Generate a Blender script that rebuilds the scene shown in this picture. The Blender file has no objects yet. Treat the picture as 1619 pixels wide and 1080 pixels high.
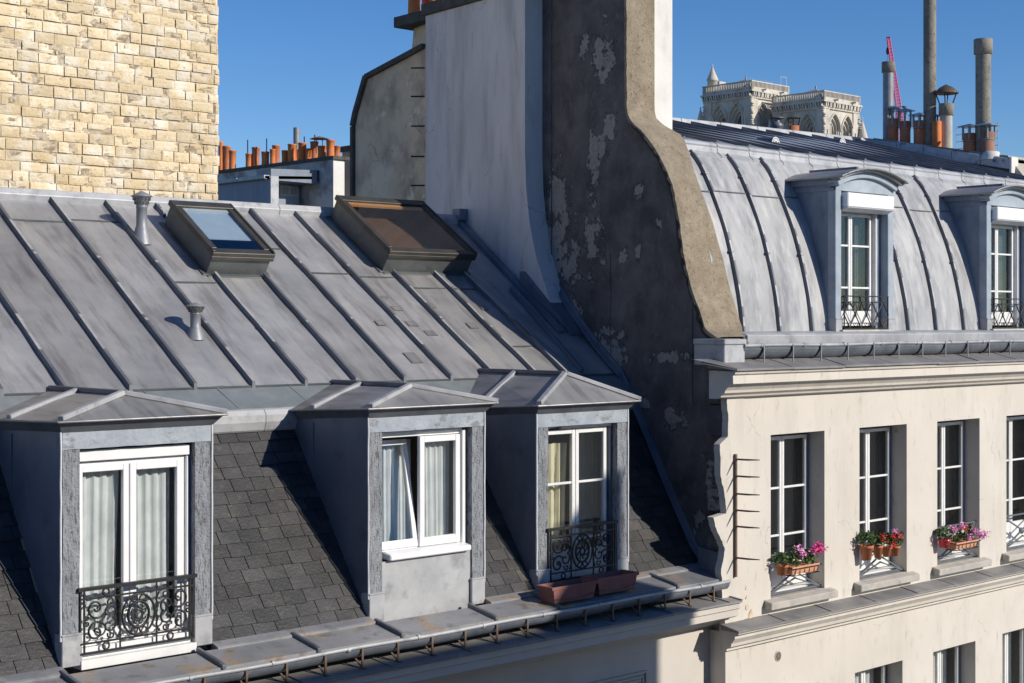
import bpy, bmesh, math, random
from mathutils import Vector, noise
random.seed(7)
V = Vector
R_ = math.radians
sc = bpy.context.scene
# ------------------------------------------------------------------ camera, world, sun
FPX = 2470.0; HOR = 507.0; ANG = R_(46.9)
FW = V((math.cos(ANG), math.sin(ANG), 0)); RT = V((math.sin(ANG), -math.cos(ANG), 0))
cd = bpy.data.cameras.new('camera'); cam = bpy.data.objects.new('camera', cd); sc.collection.objects.link(cam)
cam.location = (0, 0, 0); cam.rotation_euler = (R_(90), 0, -(R_(90) - ANG))
cd.sensor_width = 36; cd.lens = 36 * FPX / 1619; cd.shift_y = -(540 - HOR) / 1619
cd.clip_start = .1; cd.clip_end = 3000
sc.camera = cam
SUN = V((-.42, 1, -.53))                    # direction the light travels
w = bpy.data.worlds.new('World'); sc.world = w; w.use_nodes = True
nt = w.node_tree; bg = nt.nodes['Background']; sky = nt.nodes.new('ShaderNodeTexSky')
sky.sky_type = 'NISHITA'; sky.sun_disc = False
sky.sun_elevation = math.atan2(.53, math.hypot(.42, 1)); sky.sun_rotation = math.atan2(.42, -1)
sky.altitude = 1500; sky.air_density = 1.0; sky.dust_density = 0.0; sky.ozone_density = 4.0
hs = nt.nodes.new('ShaderNodeHueSaturation'); hs.inputs['Saturation'].default_value = 1.22; hs.inputs['Hue'].default_value = .508; nt.links.new(sky.outputs[0], hs.inputs['Color']); nt.links.new(hs.outputs[0], bg.inputs[0]); bg.inputs[1].default_value = .118
sd = bpy.data.lights.new('sun', 'SUN'); so = bpy.data.objects.new('sun', sd); sc.collection.objects.link(so)
sd.energy = 4.8; sd.angle = R_(.5); sd.color = (1, .93, .82)
so.rotation_euler = SUN.to_track_quat('-Z', 'Y').to_euler(); so.location = (10, -10, 20)
sc.view_settings.view_transform = 'Standard'; sc.view_settings.look = 'None'
sc.view_settings.exposure = 0; sc.view_settings.gamma = 1
GZ = -14.0                                   # street level below the camera

# ------------------------------------------------------------------ measuring helpers
def ray(px, py): return FW + RT * ((px - 809.5) / FPX) + V((0, 0, (HOR - py) / FPX))
def onY(px, py, Y): r = ray(px, py); return r * (Y / r.y)
def onX(px, py, a, b=0.): r = ray(px, py); return r * (a / (r.x - b * r.y))      # plane x = a + b*y
def onS(px, py, c, s): r = ray(px, py); return r * (c / (r.z - s * r.y))         # plane z = c + s*y
def xY(px, Y): return onY(px, 500, Y).x

# ------------------------------------------------------------------ mesh helpers
C = sc.collection
WO = {}
class MB:
    def __init__(s): s.v = []; s.f = []; s.sm = []; s.r = []; s.rv = 0.
    def face(s, pts, smooth=False):
        b = len(s.v); s.v += [tuple(p) for p in pts]; s.f.append(list(range(b, b + len(pts)))); s.sm.append(smooth); s.r.append(s.rv)
    def raw(s, vs, fs, smooth=False):
        b = len(s.v); s.v += [tuple(p) for p in vs]
        for f in fs: s.f.append([b + i for i in f]); s.sm.append(smooth); s.r.append(s.rv)
    def obox(s, o, a, b, c):
        o, a, b, c = V(o), V(a), V(b), V(c)
        vs = [o, o + a, o + a + b, o + b, o + c, o + a + c, o + a + b + c, o + b + c]
        s.raw(vs, [(0, 3, 2, 1), (4, 5, 6, 7), (0, 1, 5, 4), (1, 2, 6, 5), (2, 3, 7, 6), (3, 0, 4, 7)])
    def box(s, x0, x1, y0, y1, z0, z1): s.obox((x0, y0, z0), (x1 - x0, 0, 0), (0, y1 - y0, 0), (0, 0, z1 - z0))
    def prism(s, pts, vec):
        pts = [V(p) for p in pts]; vec = V(vec); n = len(pts)
        s.raw(pts + [p + vec for p in pts], [tuple(range(n)), tuple(range(2 * n - 1, n - 1, -1))] + [(i, (i + 1) % n, n + (i + 1) % n, n + i) for i in range(n)])
    def beam(s, a, b, w, h, up=(0, 0, 1), off=0.):
        a, b = V(a), V(b); d = (b - a).normalized(); u = V(up); sd_ = d.cross(u).normalized(); u = sd_.cross(d).normalized()
        o = a - sd_ * (w / 2) + u * off
        s.obox(o, b - a, sd_ * w, u * h)
    def tube(s, pts, r, n=6, closed=False, cap=True):
        pts = [V(p) for p in pts]; m = len(pts); rings = []; prev = None
        rr = r if isinstance(r, (list, tuple)) else [r] * m
        for i, p in enumerate(pts):
            if closed: t = pts[(i + 1) % m] - pts[i - 1]
            else: t = pts[min(i + 1, m - 1)] - pts[max(i - 1, 0)]
            t.normalize()
            if prev is None:
                a = V((0, 0, 1)) if abs(t.z) < .9 else V((0, 1, 0)); a = t.cross(a).normalized()
            else:
                a = prev - t * prev.dot(t)
                a = a.normalized() if a.length > 1e-6 else t.orthogonal().normalized()
            prev = a; b = t.cross(a)
            rings.append([p + (a * math.cos(k * 2 * math.pi / n) + b * math.sin(k * 2 * math.pi / n)) * rr[i] for k in range(n)])
        vs = [q for g in rings for q in g]; fs = []
        for i in range(m if closed else m - 1):
            j = (i + 1) % m
            for k in range(n): fs.append((i * n + k, i * n + (k + 1) % n, j * n + (k + 1) % n, j * n + k))
        s.raw(vs, fs, True)
        if cap and not closed: s.face(rings[0][::-1]); s.face(rings[-1])
    def lathe(s, prof, c, n=16, axis=None, caps=True):
        c = V(c); q = V((0, 0, 1)).rotation_difference(V(axis).normalized()) if axis else None
        vs = []
        for r, z in prof:
            for k in range(n):
                p = V((r * math.cos(k * 2 * math.pi / n), r * math.sin(k * 2 * math.pi / n), z))
                vs.append(c + (q @ p if q else p))
        fs = [(i * n + k, i * n + (k + 1) % n, (i + 1) * n + (k + 1) % n, (i + 1) * n + k) for i in range(len(prof) - 1) for k in range(n)]
        s.raw(vs, fs, True)
        if caps:
            if prof[0][0] > 1e-4: s.face(vs[:n][::-1])
            if prof[-1][0] > 1e-4: s.face(vs[-n:])
    def grid(s, g, thick=None, smooth=True):
        nr, nc = len(g), len(g[0]); vs = [V(p) for row in g for p in row]
        fs = [(i * nc + j, i * nc + j + 1, (i + 1) * nc + j + 1, (i + 1) * nc + j) for i in range(nr - 1) for j in range(nc - 1)]
        if thick is None: s.raw(vs, fs, smooth); return
        t = V(thick); N = len(vs); s.raw(vs, fs, smooth); s.raw([p + t for p in vs], [f[::-1] for f in fs], smooth)
        ed = [(i * nc, (i + 1) * nc) for i in range(nr - 1)] + [(i * nc + nc - 1, (i + 1) * nc + nc - 1) for i in range(nr - 1)]
        ed += [(j, j + 1) for j in range(nc - 1)] + [((nr - 1) * nc + j, (nr - 1) * nc + j + 1) for j in range(nc - 1)]
        for a, b in ed: s.face([vs[a], vs[b], vs[b] + t, vs[a] + t])
    def build(s, name, m, parent=None, bevel=0., label=None, recalc=True):
        me = bpy.data.meshes.new(name)
        xs = [p[0] for p in s.v]; ys = [p[1] for p in s.v]; zs = [p[2] for p in s.v]
        o = V(((min(xs) + max(xs)) / 2, (min(ys) + max(ys)) / 2, min(zs)))
        me.from_pydata([(p[0] - o.x, p[1] - o.y, p[2] - o.z) for p in s.v], [], s.f)
        me.polygons.foreach_set('use_smooth', s.sm)
        at = me.attributes.new('rnd', 'FLOAT', 'FACE'); at.data.foreach_set('value', s.r)
        if recalc:
            bm = bmesh.new(); bm.from_mesh(me); bmesh.ops.recalc_face_normals(bm, faces=bm.faces); bm.to_mesh(me); bm.free()
        me.materials.append(m)
        ob = bpy.data.objects.new(name, me); C.objects.link(ob); WO[ob.name] = o
        if parent: ob.parent = parent; ob.location = o - WO[parent.name]
        else: ob.location = o
        if bevel:
            bv = ob.modifiers.new('bevel', 'BEVEL'); bv.width = bevel; bv.segments = 1; bv.limit_method = 'ANGLE'; bv.angle_limit = R_(35)
        if label: ob['label'] = label
        return ob
def empty(name, loc, label=None, cat=None, group=None, parent=None):
    o = bpy.data.objects.new(name, None); C.objects.link(o); WO[o.name] = V(loc); o.empty_display_size = .3
    if parent: o.parent = parent; o.location = V(loc) - WO[parent.name]
    else: o.location = loc
    tag(o, label, cat, group); return o
def tag(o, label=None, cat=None, group=None, kind=None):
    if label: o['label'] = label
    if cat: o['category'] = cat
    if group: o['group'] = group
    if kind: o['kind'] = kind
    return o
def one(fn, *a):
    mb = MB(); getattr(mb, fn)(*a); return mb

# ------------------------------------------------------------------ materials
def mat(name, c1, c2, scale=2., stretch=(1, 1, 1), rough=.7, metal=0., bump=.15, bscale=30., c3=None, s3=3., t3=(.6, .65), st3=(1, 1, 1),
        c4=None, s4=8., t4=(.6, .68), st4=(1, 1, 1), rnd=0., spec=.5, ramp=(.3, .7), det=6., amt3=1., amt4=1., crack=None):
    m = bpy.data.materials.new(name); m.use_nodes = True; n = m.node_tree; L = n.links; b = n.nodes['Principled BSDF']
    tc = n.nodes.new('ShaderNodeTexCoord'); oi = n.nodes.new('ShaderNodeObjectInfo')
    ad = n.nodes.new('ShaderNodeVectorMath'); ad.operation = 'MULTIPLY_ADD'
    cb = n.nodes.new('ShaderNodeCombineXYZ'); L.new(oi.outputs['Random'], cb.inputs[0]); L.new(oi.outputs['Random'], cb.inputs[1]); L.new(oi.outputs['Random'], cb.inputs[2])
    L.new(cb.outputs[0], ad.inputs[0]); ad.inputs[1].default_value = (37, 91, 53); L.new(tc.outputs['Object'], ad.inputs[2])
    def nz(sc_, st, d=det):
        mp = n.nodes.new('ShaderNodeMapping'); L.new(ad.outputs[0], mp.inputs[0]); mp.inputs['Scale'].default_value = st
        t = n.nodes.new('ShaderNodeTexNoise'); t.inputs['Scale'].default_value = sc_; t.inputs['Detail'].default_value = d; t.inputs['Roughness'].default_value = .6
        L.new(mp.outputs[0], t.inputs['Vector']); return t.outputs['Fac']
    def rmp(src, a, z):
        r = n.nodes.new('ShaderNodeMapRange'); r.inputs[1].default_value = a; r.inputs[2].default_value = z; L.new(src, r.inputs[0]); return r.outputs[0]
    def mx(f, a, c):
        x = n.nodes.new('ShaderNodeMix'); x.data_type = 'RGBA'
        if isinstance(f, float): x.inputs[0].default_value = f
        else: L.new(f, x.inputs[0])
        for i, q in ((6, a), (7, c)):
            if isinstance(q, tuple): x.inputs[i].default_value = (*q, 1)
            else: L.new(q, x.inputs[i])
        return x.outputs[2]
    def ml(f, k):
        q = n.nodes.new('ShaderNodeMath'); q.operation = 'MULTIPLY'; L.new(f, q.inputs[0]); q.inputs[1].default_value = k; return q.outputs[0]
    col = mx(rmp(nz(scale, stretch), *ramp), c1, c2)
    if c3: col = mx(ml(rmp(nz(s3, st3), *t3), amt3), col, c3)
    if c4: col = mx(ml(rmp(nz(s4, st4), *t4), amt4), col, c4)
    if crack:
        wn = n.nodes.new('ShaderNodeTexNoise'); wn.inputs['Scale'].default_value = 2.5; wn.inputs['Detail'].default_value = 5; L.new(ad.outputs[0], wn.inputs['Vector'])
        va = n.nodes.new('ShaderNodeVectorMath'); va.operation = 'MULTIPLY_ADD'; L.new(wn.outputs['Color'], va.inputs[0]); va.inputs[1].default_value = (.45, .45, .45); L.new(ad.outputs[0], va.inputs[2])
        vo = n.nodes.new('ShaderNodeTexVoronoi'); vo.feature = 'DISTANCE_TO_EDGE'; vo.inputs['Scale'].default_value = crack[0]; L.new(va.outputs[0], vo.inputs['Vector'])
        e1 = n.nodes.new('ShaderNodeMapRange'); e1.inputs[1].default_value = crack[1] * .4; e1.inputs[2].default_value = crack[1]; e1.inputs[3].default_value = 1; e1.inputs[4].default_value = 0; L.new(vo.outputs['Distance'], e1.inputs[0])
        mk = rmp(nz(1.3, (1, 1, 1), 2.), crack[2], crack[2] + .05); q_ = n.nodes.new('ShaderNodeMath'); q_.operation = 'MULTIPLY'; L.new(e1.outputs[0], q_.inputs[0]); L.new(mk, q_.inputs[1])
        col = mx(ml(q_.outputs[0], .5), col, (.2, .18, .155))
    if rnd:
        a = n.nodes.new('ShaderNodeAttribute'); a.attribute_name = 'rnd'
        hs = n.nodes.new('ShaderNodeHueSaturation'); L.new(col, hs.inputs['Color'])
        v = n.nodes.new('ShaderNodeMath'); v.operation = 'MULTIPLY_ADD'; L.new(a.outputs['Fac'], v.inputs[0]); v.inputs[1].default_value = rnd; v.inputs[2].default_value = 1 - rnd / 2
        L.new(v.outputs[0], hs.inputs['Value']); col = hs.outputs[0]
    L.new(col, b.inputs['Base Color'])
    fine = nz(bscale, (1, 1, 1), 4.)
    rg = n.nodes.new('ShaderNodeMapRange'); rg.inputs[3].default_value = max(.05, rough - .1); rg.inputs[4].default_value = min(1, rough + .1); L.new(fine, rg.inputs[0]); L.new(rg.outputs[0], b.inputs['Roughness'])
    b.inputs['Metallic'].default_value = metal; b.inputs['Specular IOR Level'].default_value = spec
    if bump:
        bp = n.nodes.new('ShaderNodeBump'); bp.inputs['Strength'].default_value = bump; bp.inputs['Distance'].default_value = .02; L.new(fine, bp.inputs['Height']); L.new(bp.outputs[0], b.inputs['Normal'])
    m['col'] = 1
    return m
def glassmat(name, tint=(.9, .95, .93), extra=0.):
    m = bpy.data.materials.new(name); m.use_nodes = True; n = m.node_tree; n.nodes.clear(); L = n.links
    o = n.nodes.new('ShaderNodeOutputMaterial'); t = n.nodes.new('ShaderNodeBsdfTransparent'); g = n.nodes.new('ShaderNodeBsdfGlossy'); mxs = n.nodes.new('ShaderNodeMixShader'); f = n.nodes.new('ShaderNodeFresnel')
    t.inputs[0].default_value = (*tint, 1); g.inputs['Roughness'].default_value = .02; ge = n.nodes.new('ShaderNodeNewGeometry'); mr = n.nodes.new('ShaderNodeMapRange'); mr.inputs[3].default_value = 1.5; mr.inputs[4].default_value = 1 / 1.5; L.new(ge.outputs['Backfacing'], mr.inputs[0]); L.new(mr.outputs[0], f.inputs[0])
    ad = n.nodes.new('ShaderNodeMath'); ad.operation = 'ADD'; ad.use_clamp = True; L.new(f.outputs[0], ad.inputs[0]); ad.inputs[1].default_value = extra
    L.new(ad.outputs[0], mxs.inputs[0]); L.new(t.outputs[0], mxs.inputs[1]); L.new(g.outputs[0], mxs.inputs[2]); L.new(mxs.outputs[0], o.inputs[0]); return m

M = {}
M['zinc'] = mat('zinc_sheet', (.315, .312, .312), (.485, .475, .465), 1.1, (1, 1.6, 1), rough=.47, metal=.5, bump=.12, bscale=7, c3=(.57, .545, .505), s3=1.6, t3=(.48, .72), st3=(2.2, .6, .6), amt3=.65, c4=(.17, .155, .145), s4=2.6, t4=(.50, .66), st4=(3., .5, .5), amt4=.5, rnd=.32)
M['zinc_b'] = mat('zinc_batten_side', (.10, .11, .13), (.18, .19, .21), 4., rough=.5, metal=.3, bump=.05)  # dark so that batten sides look shaded; other trim shares it
M['zinc_l'] = mat('zinc_pale', (.31, .32, .335), (.47, .475, .48), 2.4, rough=.5, metal=.12, bump=.06, c3=(.2, .2, .21), s3=5, t3=(.52, .7), amt3=.7)
M['zinc_rust'] = mat('zinc_ledge', (.19, .195, .21), (.31, .31, .315), 2.2, rough=.55, metal=.15, bump=.08, c3=(.40, .27, .15), s3=3, t3=(.54, .66), amt3=.75, c4=(.11, .11, .11), s4=6, t4=(.55, .68), amt4=.7)
M['zinc_m'] = mat('zinc_mansard', (.27, .275, .285), (.45, .45, .445), 1.5, (1, 1, .55), rough=.55, metal=.05, bump=.06, bscale=8, c3=(.17, .17, .185), s3=2.6, t3=(.48, .68), st3=(2.2, 1, .6), amt3=.75, c4=(.56, .55, .53), s4=5, t4=(.50, .70), st4=(1.6, 1, .5), amt4=.5)
M['cheek'] = mat('zinc_cheek', (.12, .145, .19), (.20, .225, .27), 2.2, (1, 1, .5), rough=.5, metal=.3, bump=.10, bscale=6, c3=(.08, .095, .125), s3=4, t3=(.55, .75), amt3=.6)
M['cheek2'] = mat('zinc_cheek_blue', (.15, .19, .25), (.27, .31, .37), 3., (1, 1, .35), rough=.6, metal=.05, bump=.06, c3=(.09, .115, .16), s3=5, t3=(.5, .7), st3=(1, 1, .5), amt3=.7)
M['paint'] = mat('weathered_grey_paint', (.25, .285, .33), (.38, .415, .46), 5, rough=.75, bump=.4, bscale=25, c3=(.13, .13, .125), s3=11, t3=(.56, .64), st3=(.5, 1, 1), amt3=.6, c4=(.45, .47, .50), s4=5, t4=(.58, .72), st4=(.5, 1, 1), amt4=.6)
M['wood'] = mat('peeled_grey_wood', (.18, .195, .215), (.30, .32, .345), 6, (2, 1, .5), rough=.85, bump=1., bscale=45, c3=(.06, .055, .05), s3=34, t3=(.52, .62), st3=(1.8, 1, .3), amt3=.75, c4=(.42, .44, .46), s4=7, t4=(.6, .7), st4=(1.5, 1, .6), amt4=.5)
M['slate'] = mat('slate', (.033, .033, .034), (.060, .058, .057), 4, rough=.5, bump=.3, bscale=35, c3=(.11, .095, .065), s3=9, t3=(.57, .73), amt3=.6, rnd=.6)
M['slate_base'] = mat('slate_underlay', (.03, .03, .03), (.05, .05, .05), 5)
M['white'] = mat('white_plastic', (.74, .74, .75), (.82, .82, .82), 4, rough=.35, bump=.02, c3=(.6, .55, .5), s3=9, t3=(.66, .8), amt3=.3)
M['white_old'] = mat('white_old_paint', (.66, .66, .65), (.78, .77, .75), 6, rough=.5, bump=.1, c3=(.45, .42, .38), s3=12, t3=(.6, .75), amt3=.5)
M['cream'] = mat('cream_render', (.56, .515, .45), (.635, .59, .525), .9, rough=.9, bump=.14, bscale=60, c3=(.43, .40, .35), s3=1.6, t3=(.52, .76), st3=(1.4, 1, .3), amt3=.55, c4=(.34, .315, .27), s4=7, t4=(.58, .74), st4=(1.5, 1, .5), amt4=.55, crack=(.9, .004, .56))
M['cream_l'] = mat('grey_render', (.50, .46, .41), (.58, .535, .48), .8, rough=.9, bump=.1, bscale=60, c3=(.40, .36, .33), s3=2, t3=(.55, .8), amt3=.5)
M['stone'] = mat('grey_stone_sill', (.36, .34, .31), (.52, .48, .42), 4, rough=.9, bump=.3, bscale=50, c3=(.25, .24, .22), s3=9, t3=(.55, .7), amt3=.6)
M['ledge_tile'] = mat('grey_ledge_lead', (.17, .165, .165), (.27, .26, .25), 3, rough=.7, metal=.1, bump=.1, c3=(.36, .34, .31), s3=6, t3=(.6, .75), amt3=.5)
M['coping'] = mat('rough_cement', (.235, .185, .125), (.36, .30, .215), 5, rough=.95, bump=1., bscale=60, c3=(.13, .105, .075), s3=24, t3=(.56, .66), amt3=.7, c4=(.45, .40, .31), s4=30, t4=(.6, .68), amt4=.6)
M['pillar'] = mat('white_render', (.62, .59, .54), (.74, .71, .66), 1.6, rough=.9, bump=.2, bscale=40, c3=(.45, .43, .40), s3=3, t3=(.56, .75), st3=(1, 1, .4), amt3=.6)
M['stack'] = mat('grey_stack_render', (.60, .575, .565), (.74, .705, .69), .8, (1, 1, .6), rough=.9, bump=.2, bscale=40, c3=(.40, .375, .36), s3=1.8, t3=(.47, .68), st3=(1, 1.8, .28), amt3=.6, c4=(.33, .31, .30), s4=5, t4=(.58, .72), st4=(1, 1.5, .25), amt4=.4, crack=(.8, .005, .52))
M['gable'] = mat('stained_gable_render', (.66, .50, .33), (.84, .68, .48), 1.4, rough=.95, bump=.4, bscale=25, c3=(.36, .26, .18), s3=1.9, t3=(.46, .66), amt3=.75, c4=(.85, .74, .56), s4=3.2, t4=(.60, .64), amt4=.7, crack=(1.6, .012, .50))
M['slab'] = mat('dark_cap_slab', (.06, .055, .05), (.12, .11, .095), 5, rough=.95, bump=.5)
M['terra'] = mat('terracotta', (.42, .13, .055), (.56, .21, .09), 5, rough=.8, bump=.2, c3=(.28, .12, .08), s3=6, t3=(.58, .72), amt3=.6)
M['terra_l'] = mat('pale_clay', (.60, .28, .16), (.68, .36, .22), 6, rough=.85, bump=.2, c3=(.72, .52, .40), s3=9, t3=(.6, .72), amt3=.6)  # lighter clay for the flower boxes
M['trough'] = mat('old_clay_trough', (.20, .085, .075), (.28, .12, .10), 6, rough=.85, bump=.3, c3=(.13, .07, .07), s3=9, t3=(.56, .7), amt3=.6)
M['soil'] = mat('soil', (.04, .03, .02), (.08, .06, .04), 20, bump=.8)
M['iron'] = mat('black_iron', (.015, .015, .018), (.03, .03, .033), 8, rough=.45, metal=.3, bump=.1)
M['iron_g'] = mat('grey_painted_iron', (.10, .11, .13), (.17, .18, .20), 8, rough=.5, metal=.3, bump=.1)
M['rust'] = mat('rusty_iron', (.10, .065, .045), (.19, .13, .09), 8, rough=.8, bump=.3)
M['frame'] = mat('bronze_frame', (.05, .047, .042), (.085, .08, .072), 4, rough=.45, metal=.3, bump=.05)
M['curb'] = mat('curb_zinc', (.075, .083, .085), (.13, .14, .142), 3, rough=.5, metal=.2, bump=.08, c3=(.19, .20, .20), s3=7, t3=(.6, .72), amt3=.5)
M['glass'] = glassmat('window_glass', (.95, .97, .97))
M['glass_d'] = glassmat('old_window_glass', (.94, .96, .95), .0)
M['glass_s'] = glassmat('skylight_glass', (.93, .96, .97), .06)
M['glass_b'] = glassmat('bronze_skylight_glass', (.92, .86, .80), .02)
M['room'] = mat('dark_room', (.22, .215, .20), (.28, .27, .25), 2, bump=0)
M['curtain'] = mat('sheer_curtain', (.52, .53, .53), (.67, .675, .67), 5, rough=.95, bump=.1)
M['curtain_y'] = mat('yellow_curtain', (.62, .55, .40), (.74, .68, .52), 5, rough=.95, bump=.1)
M['curtain_d'] = mat('dim_curtain', (.09, .09, .085), (.14, .14, .135), 5, rough=.95, bump=.1)
M['door'] = mat('interior_door', (.60, .54, .42), (.68, .62, .50), 5, rough=.6, bump=.05)
M['reflection'] = mat('sky_reflection', (.42, .50, .58), (.50, .57, .64), 3, rough=.9, bump=.0)
M['tan'] = mat('tan_board', (.62, .40, .20), (.72, .50, .28), 3, rough=.8, bump=.0)
M['pipe'] = mat('fibre_cement_pipe', (.17, .155, .125), (.30, .275, .23), 4, (1, 1, .5), rough=.9, bump=.5, c3=(.10, .09, .075), s3=14, t3=(.52, .66), amt3=.7)
M['pipe_z'] = mat('grey_vent_pipe', (.19, .20, .215), (.28, .29, .31), 6, rough=.5, metal=.2, bump=.05)
M['cast'] = mat('cathedral_stone', (.46, .42, .355), (.66, .61, .53), .25, rough=.95, bump=.6, bscale=1.5, c3=(.25, .225, .20), s3=.35, t3=(.52, .7), st3=(1, 1, .5), amt3=.65)
M['cast_r'] = mat('cathedral_lead', (.25, .26, .27), (.33, .34, .35), .5, rough=.7)
M['red'] = mat('red_crane_paint', (.75, .07, .17), (.85, .11, .22), .2, rough=.5, bump=0)
M['leaf'] = mat('leaf', (.035, .085, .02), (.10, .17, .045), 25, rough=.6, bump=.0, rnd=.9)
M['pink'] = mat('pink_petals', (.85, .04, .30), (.90, .12, .42), 30, rough=.6, bump=0, rnd=.4)
M['lilac'] = mat('lilac_petals', (.72, .22, .50), (.85, .45, .68), 30, rough=.6, bump=0, rnd=.4)
M['redf'] = mat('red_petals', (.65, .02, .02), (.75, .05, .04), 30, rough=.6, bump=0, rnd=.4)
M['whitef'] = mat('white_petals', (.75, .72, .6), (.8, .78, .7), 30, rough=.6, bump=0)
M['redpot'] = mat('red_glazed_pot', (.60, .02, .03), (.7, .04, .05), 8, rough=.3, bump=0, c3=(.75, .72, .7), s3=22, t3=(.58, .6), amt3=1.)
M['asphalt'] = mat('asphalt', (.045, .045, .047), (.06, .06, .06), 3)
M['pave'] = mat('pavement', (.2, .19, .18), (.26, .25, .23), 3)
M['ground'] = mat('ground', (.10, .095, .09), (.15, .14, .13), .1)
M['blue'] = mat('blue_cap', (.16, .25, .38), (.22, .32, .45), 6, rough=.4, metal=.2, bump=.05)
M['cowl'] = mat('dark_cowl', (.10, .075, .055), (.17, .13, .10), 8, rough=.6, metal=.4, bump=.3)
M['facade_d'] = mat('far_dull_render', (.38, .34, .28), (.46, .42, .35), 1, rough=.9)
M['far_w'] = mat('far_stained_render', (.48, .45, .42), (.70, .66, .61), 1.0, rough=.95, bump=.2, bscale=8, c3=(.18, .16, .16), s3=1.1, t3=(.48, .64), amt3=.8)
M['far_z'] = mat('far_zinc', (.20, .23, .28), (.30, .33, .38), .9, (1, 3, .3), rough=.6, bump=.0)
# brick: one warm colour per stone from 'rnd', dirt by noise
M['brick'] = mat('yellow_stone_brick', (.62, .475, .27), (.71, .60, .42), 3.5, rough=.95, bump=.7, bscale=26, c3=(.76, .70, .58), s3=3.2, t3=(.48, .62), amt3=.85, c4=(.36, .25, .13), s4=14, t4=(.59, .65), st4=(1, 1, 1.8), amt4=.65, rnd=.26)
M['mortar'] = mat('rough_mortar', (.50, .41, .29), (.62, .54, .42), 12, rough=.95, bump=1.2, bscale=30, c3=(.24, .17, .10), s3=9, t3=(.48, .58), st3=(.8, 1, 1.2), amt3=.8)
M['terra_o'] = mat('bright_terracotta', (.56, .15, .04), (.68, .23, .075), 4, rough=.8, bump=.1, c3=(.33, .12, .06), s3=6, t3=(.6, .75), amt3=.5)
M['cowl2'] = mat('sooty_clay', (.22, .12, .08), (.36, .19, .12), 6, rough=.9, bump=.3)
M['gut_dark'] = mat('old_gutter_zinc', (.10, .115, .14), (.20, .22, .25), 3, rough=.45, metal=.3, bump=.06, c3=(.32, .34, .37), s3=7, t3=(.6, .75), st3=(.5, 1, 1), amt3=.6)
M['brown'] = mat('brown_shaft', (.10, .075, .065), (.15, .12, .10), 2, bump=0)
M['zinc_d'] = mat('dark_mansard_batten', (.10, .11, .13), (.17, .18, .20), 3, rough=.5, metal=.15, bump=.05, c3=(.3, .31, .33), s3=9, t3=(.62, .72), amt3=.5)  # shade of the mansard batten sides put into this dark colour
M['pipe_b'] = M['zinc_b']
M['edge_shade'] = mat('ragged_coping_shade', (.03, .026, .022), (.07, .06, .05), 14, rough=1, bump=1.2, bscale=40)
M['cap'] = mat('worn_lit_cover', (.34, .345, .35), (.50, .50, .50), 6, rough=.45, metal=.3, bump=.05, c3=(.2, .2, .21), s3=9, t3=(.55, .7), amt3=.5)
M['trim'] = mat('pale_trim', (.5, .52, .55), (.65, .66, .68), 9, rough=.5)
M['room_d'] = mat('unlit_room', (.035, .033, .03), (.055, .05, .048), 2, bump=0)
M['flue'] = mat('pale_flue', (.36, .345, .31), (.48, .46, .42), 4, rough=.9, bump=.2, c3=(.25, .24, .21), s3=6, t3=(.55, .7), amt3=.5)
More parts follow.
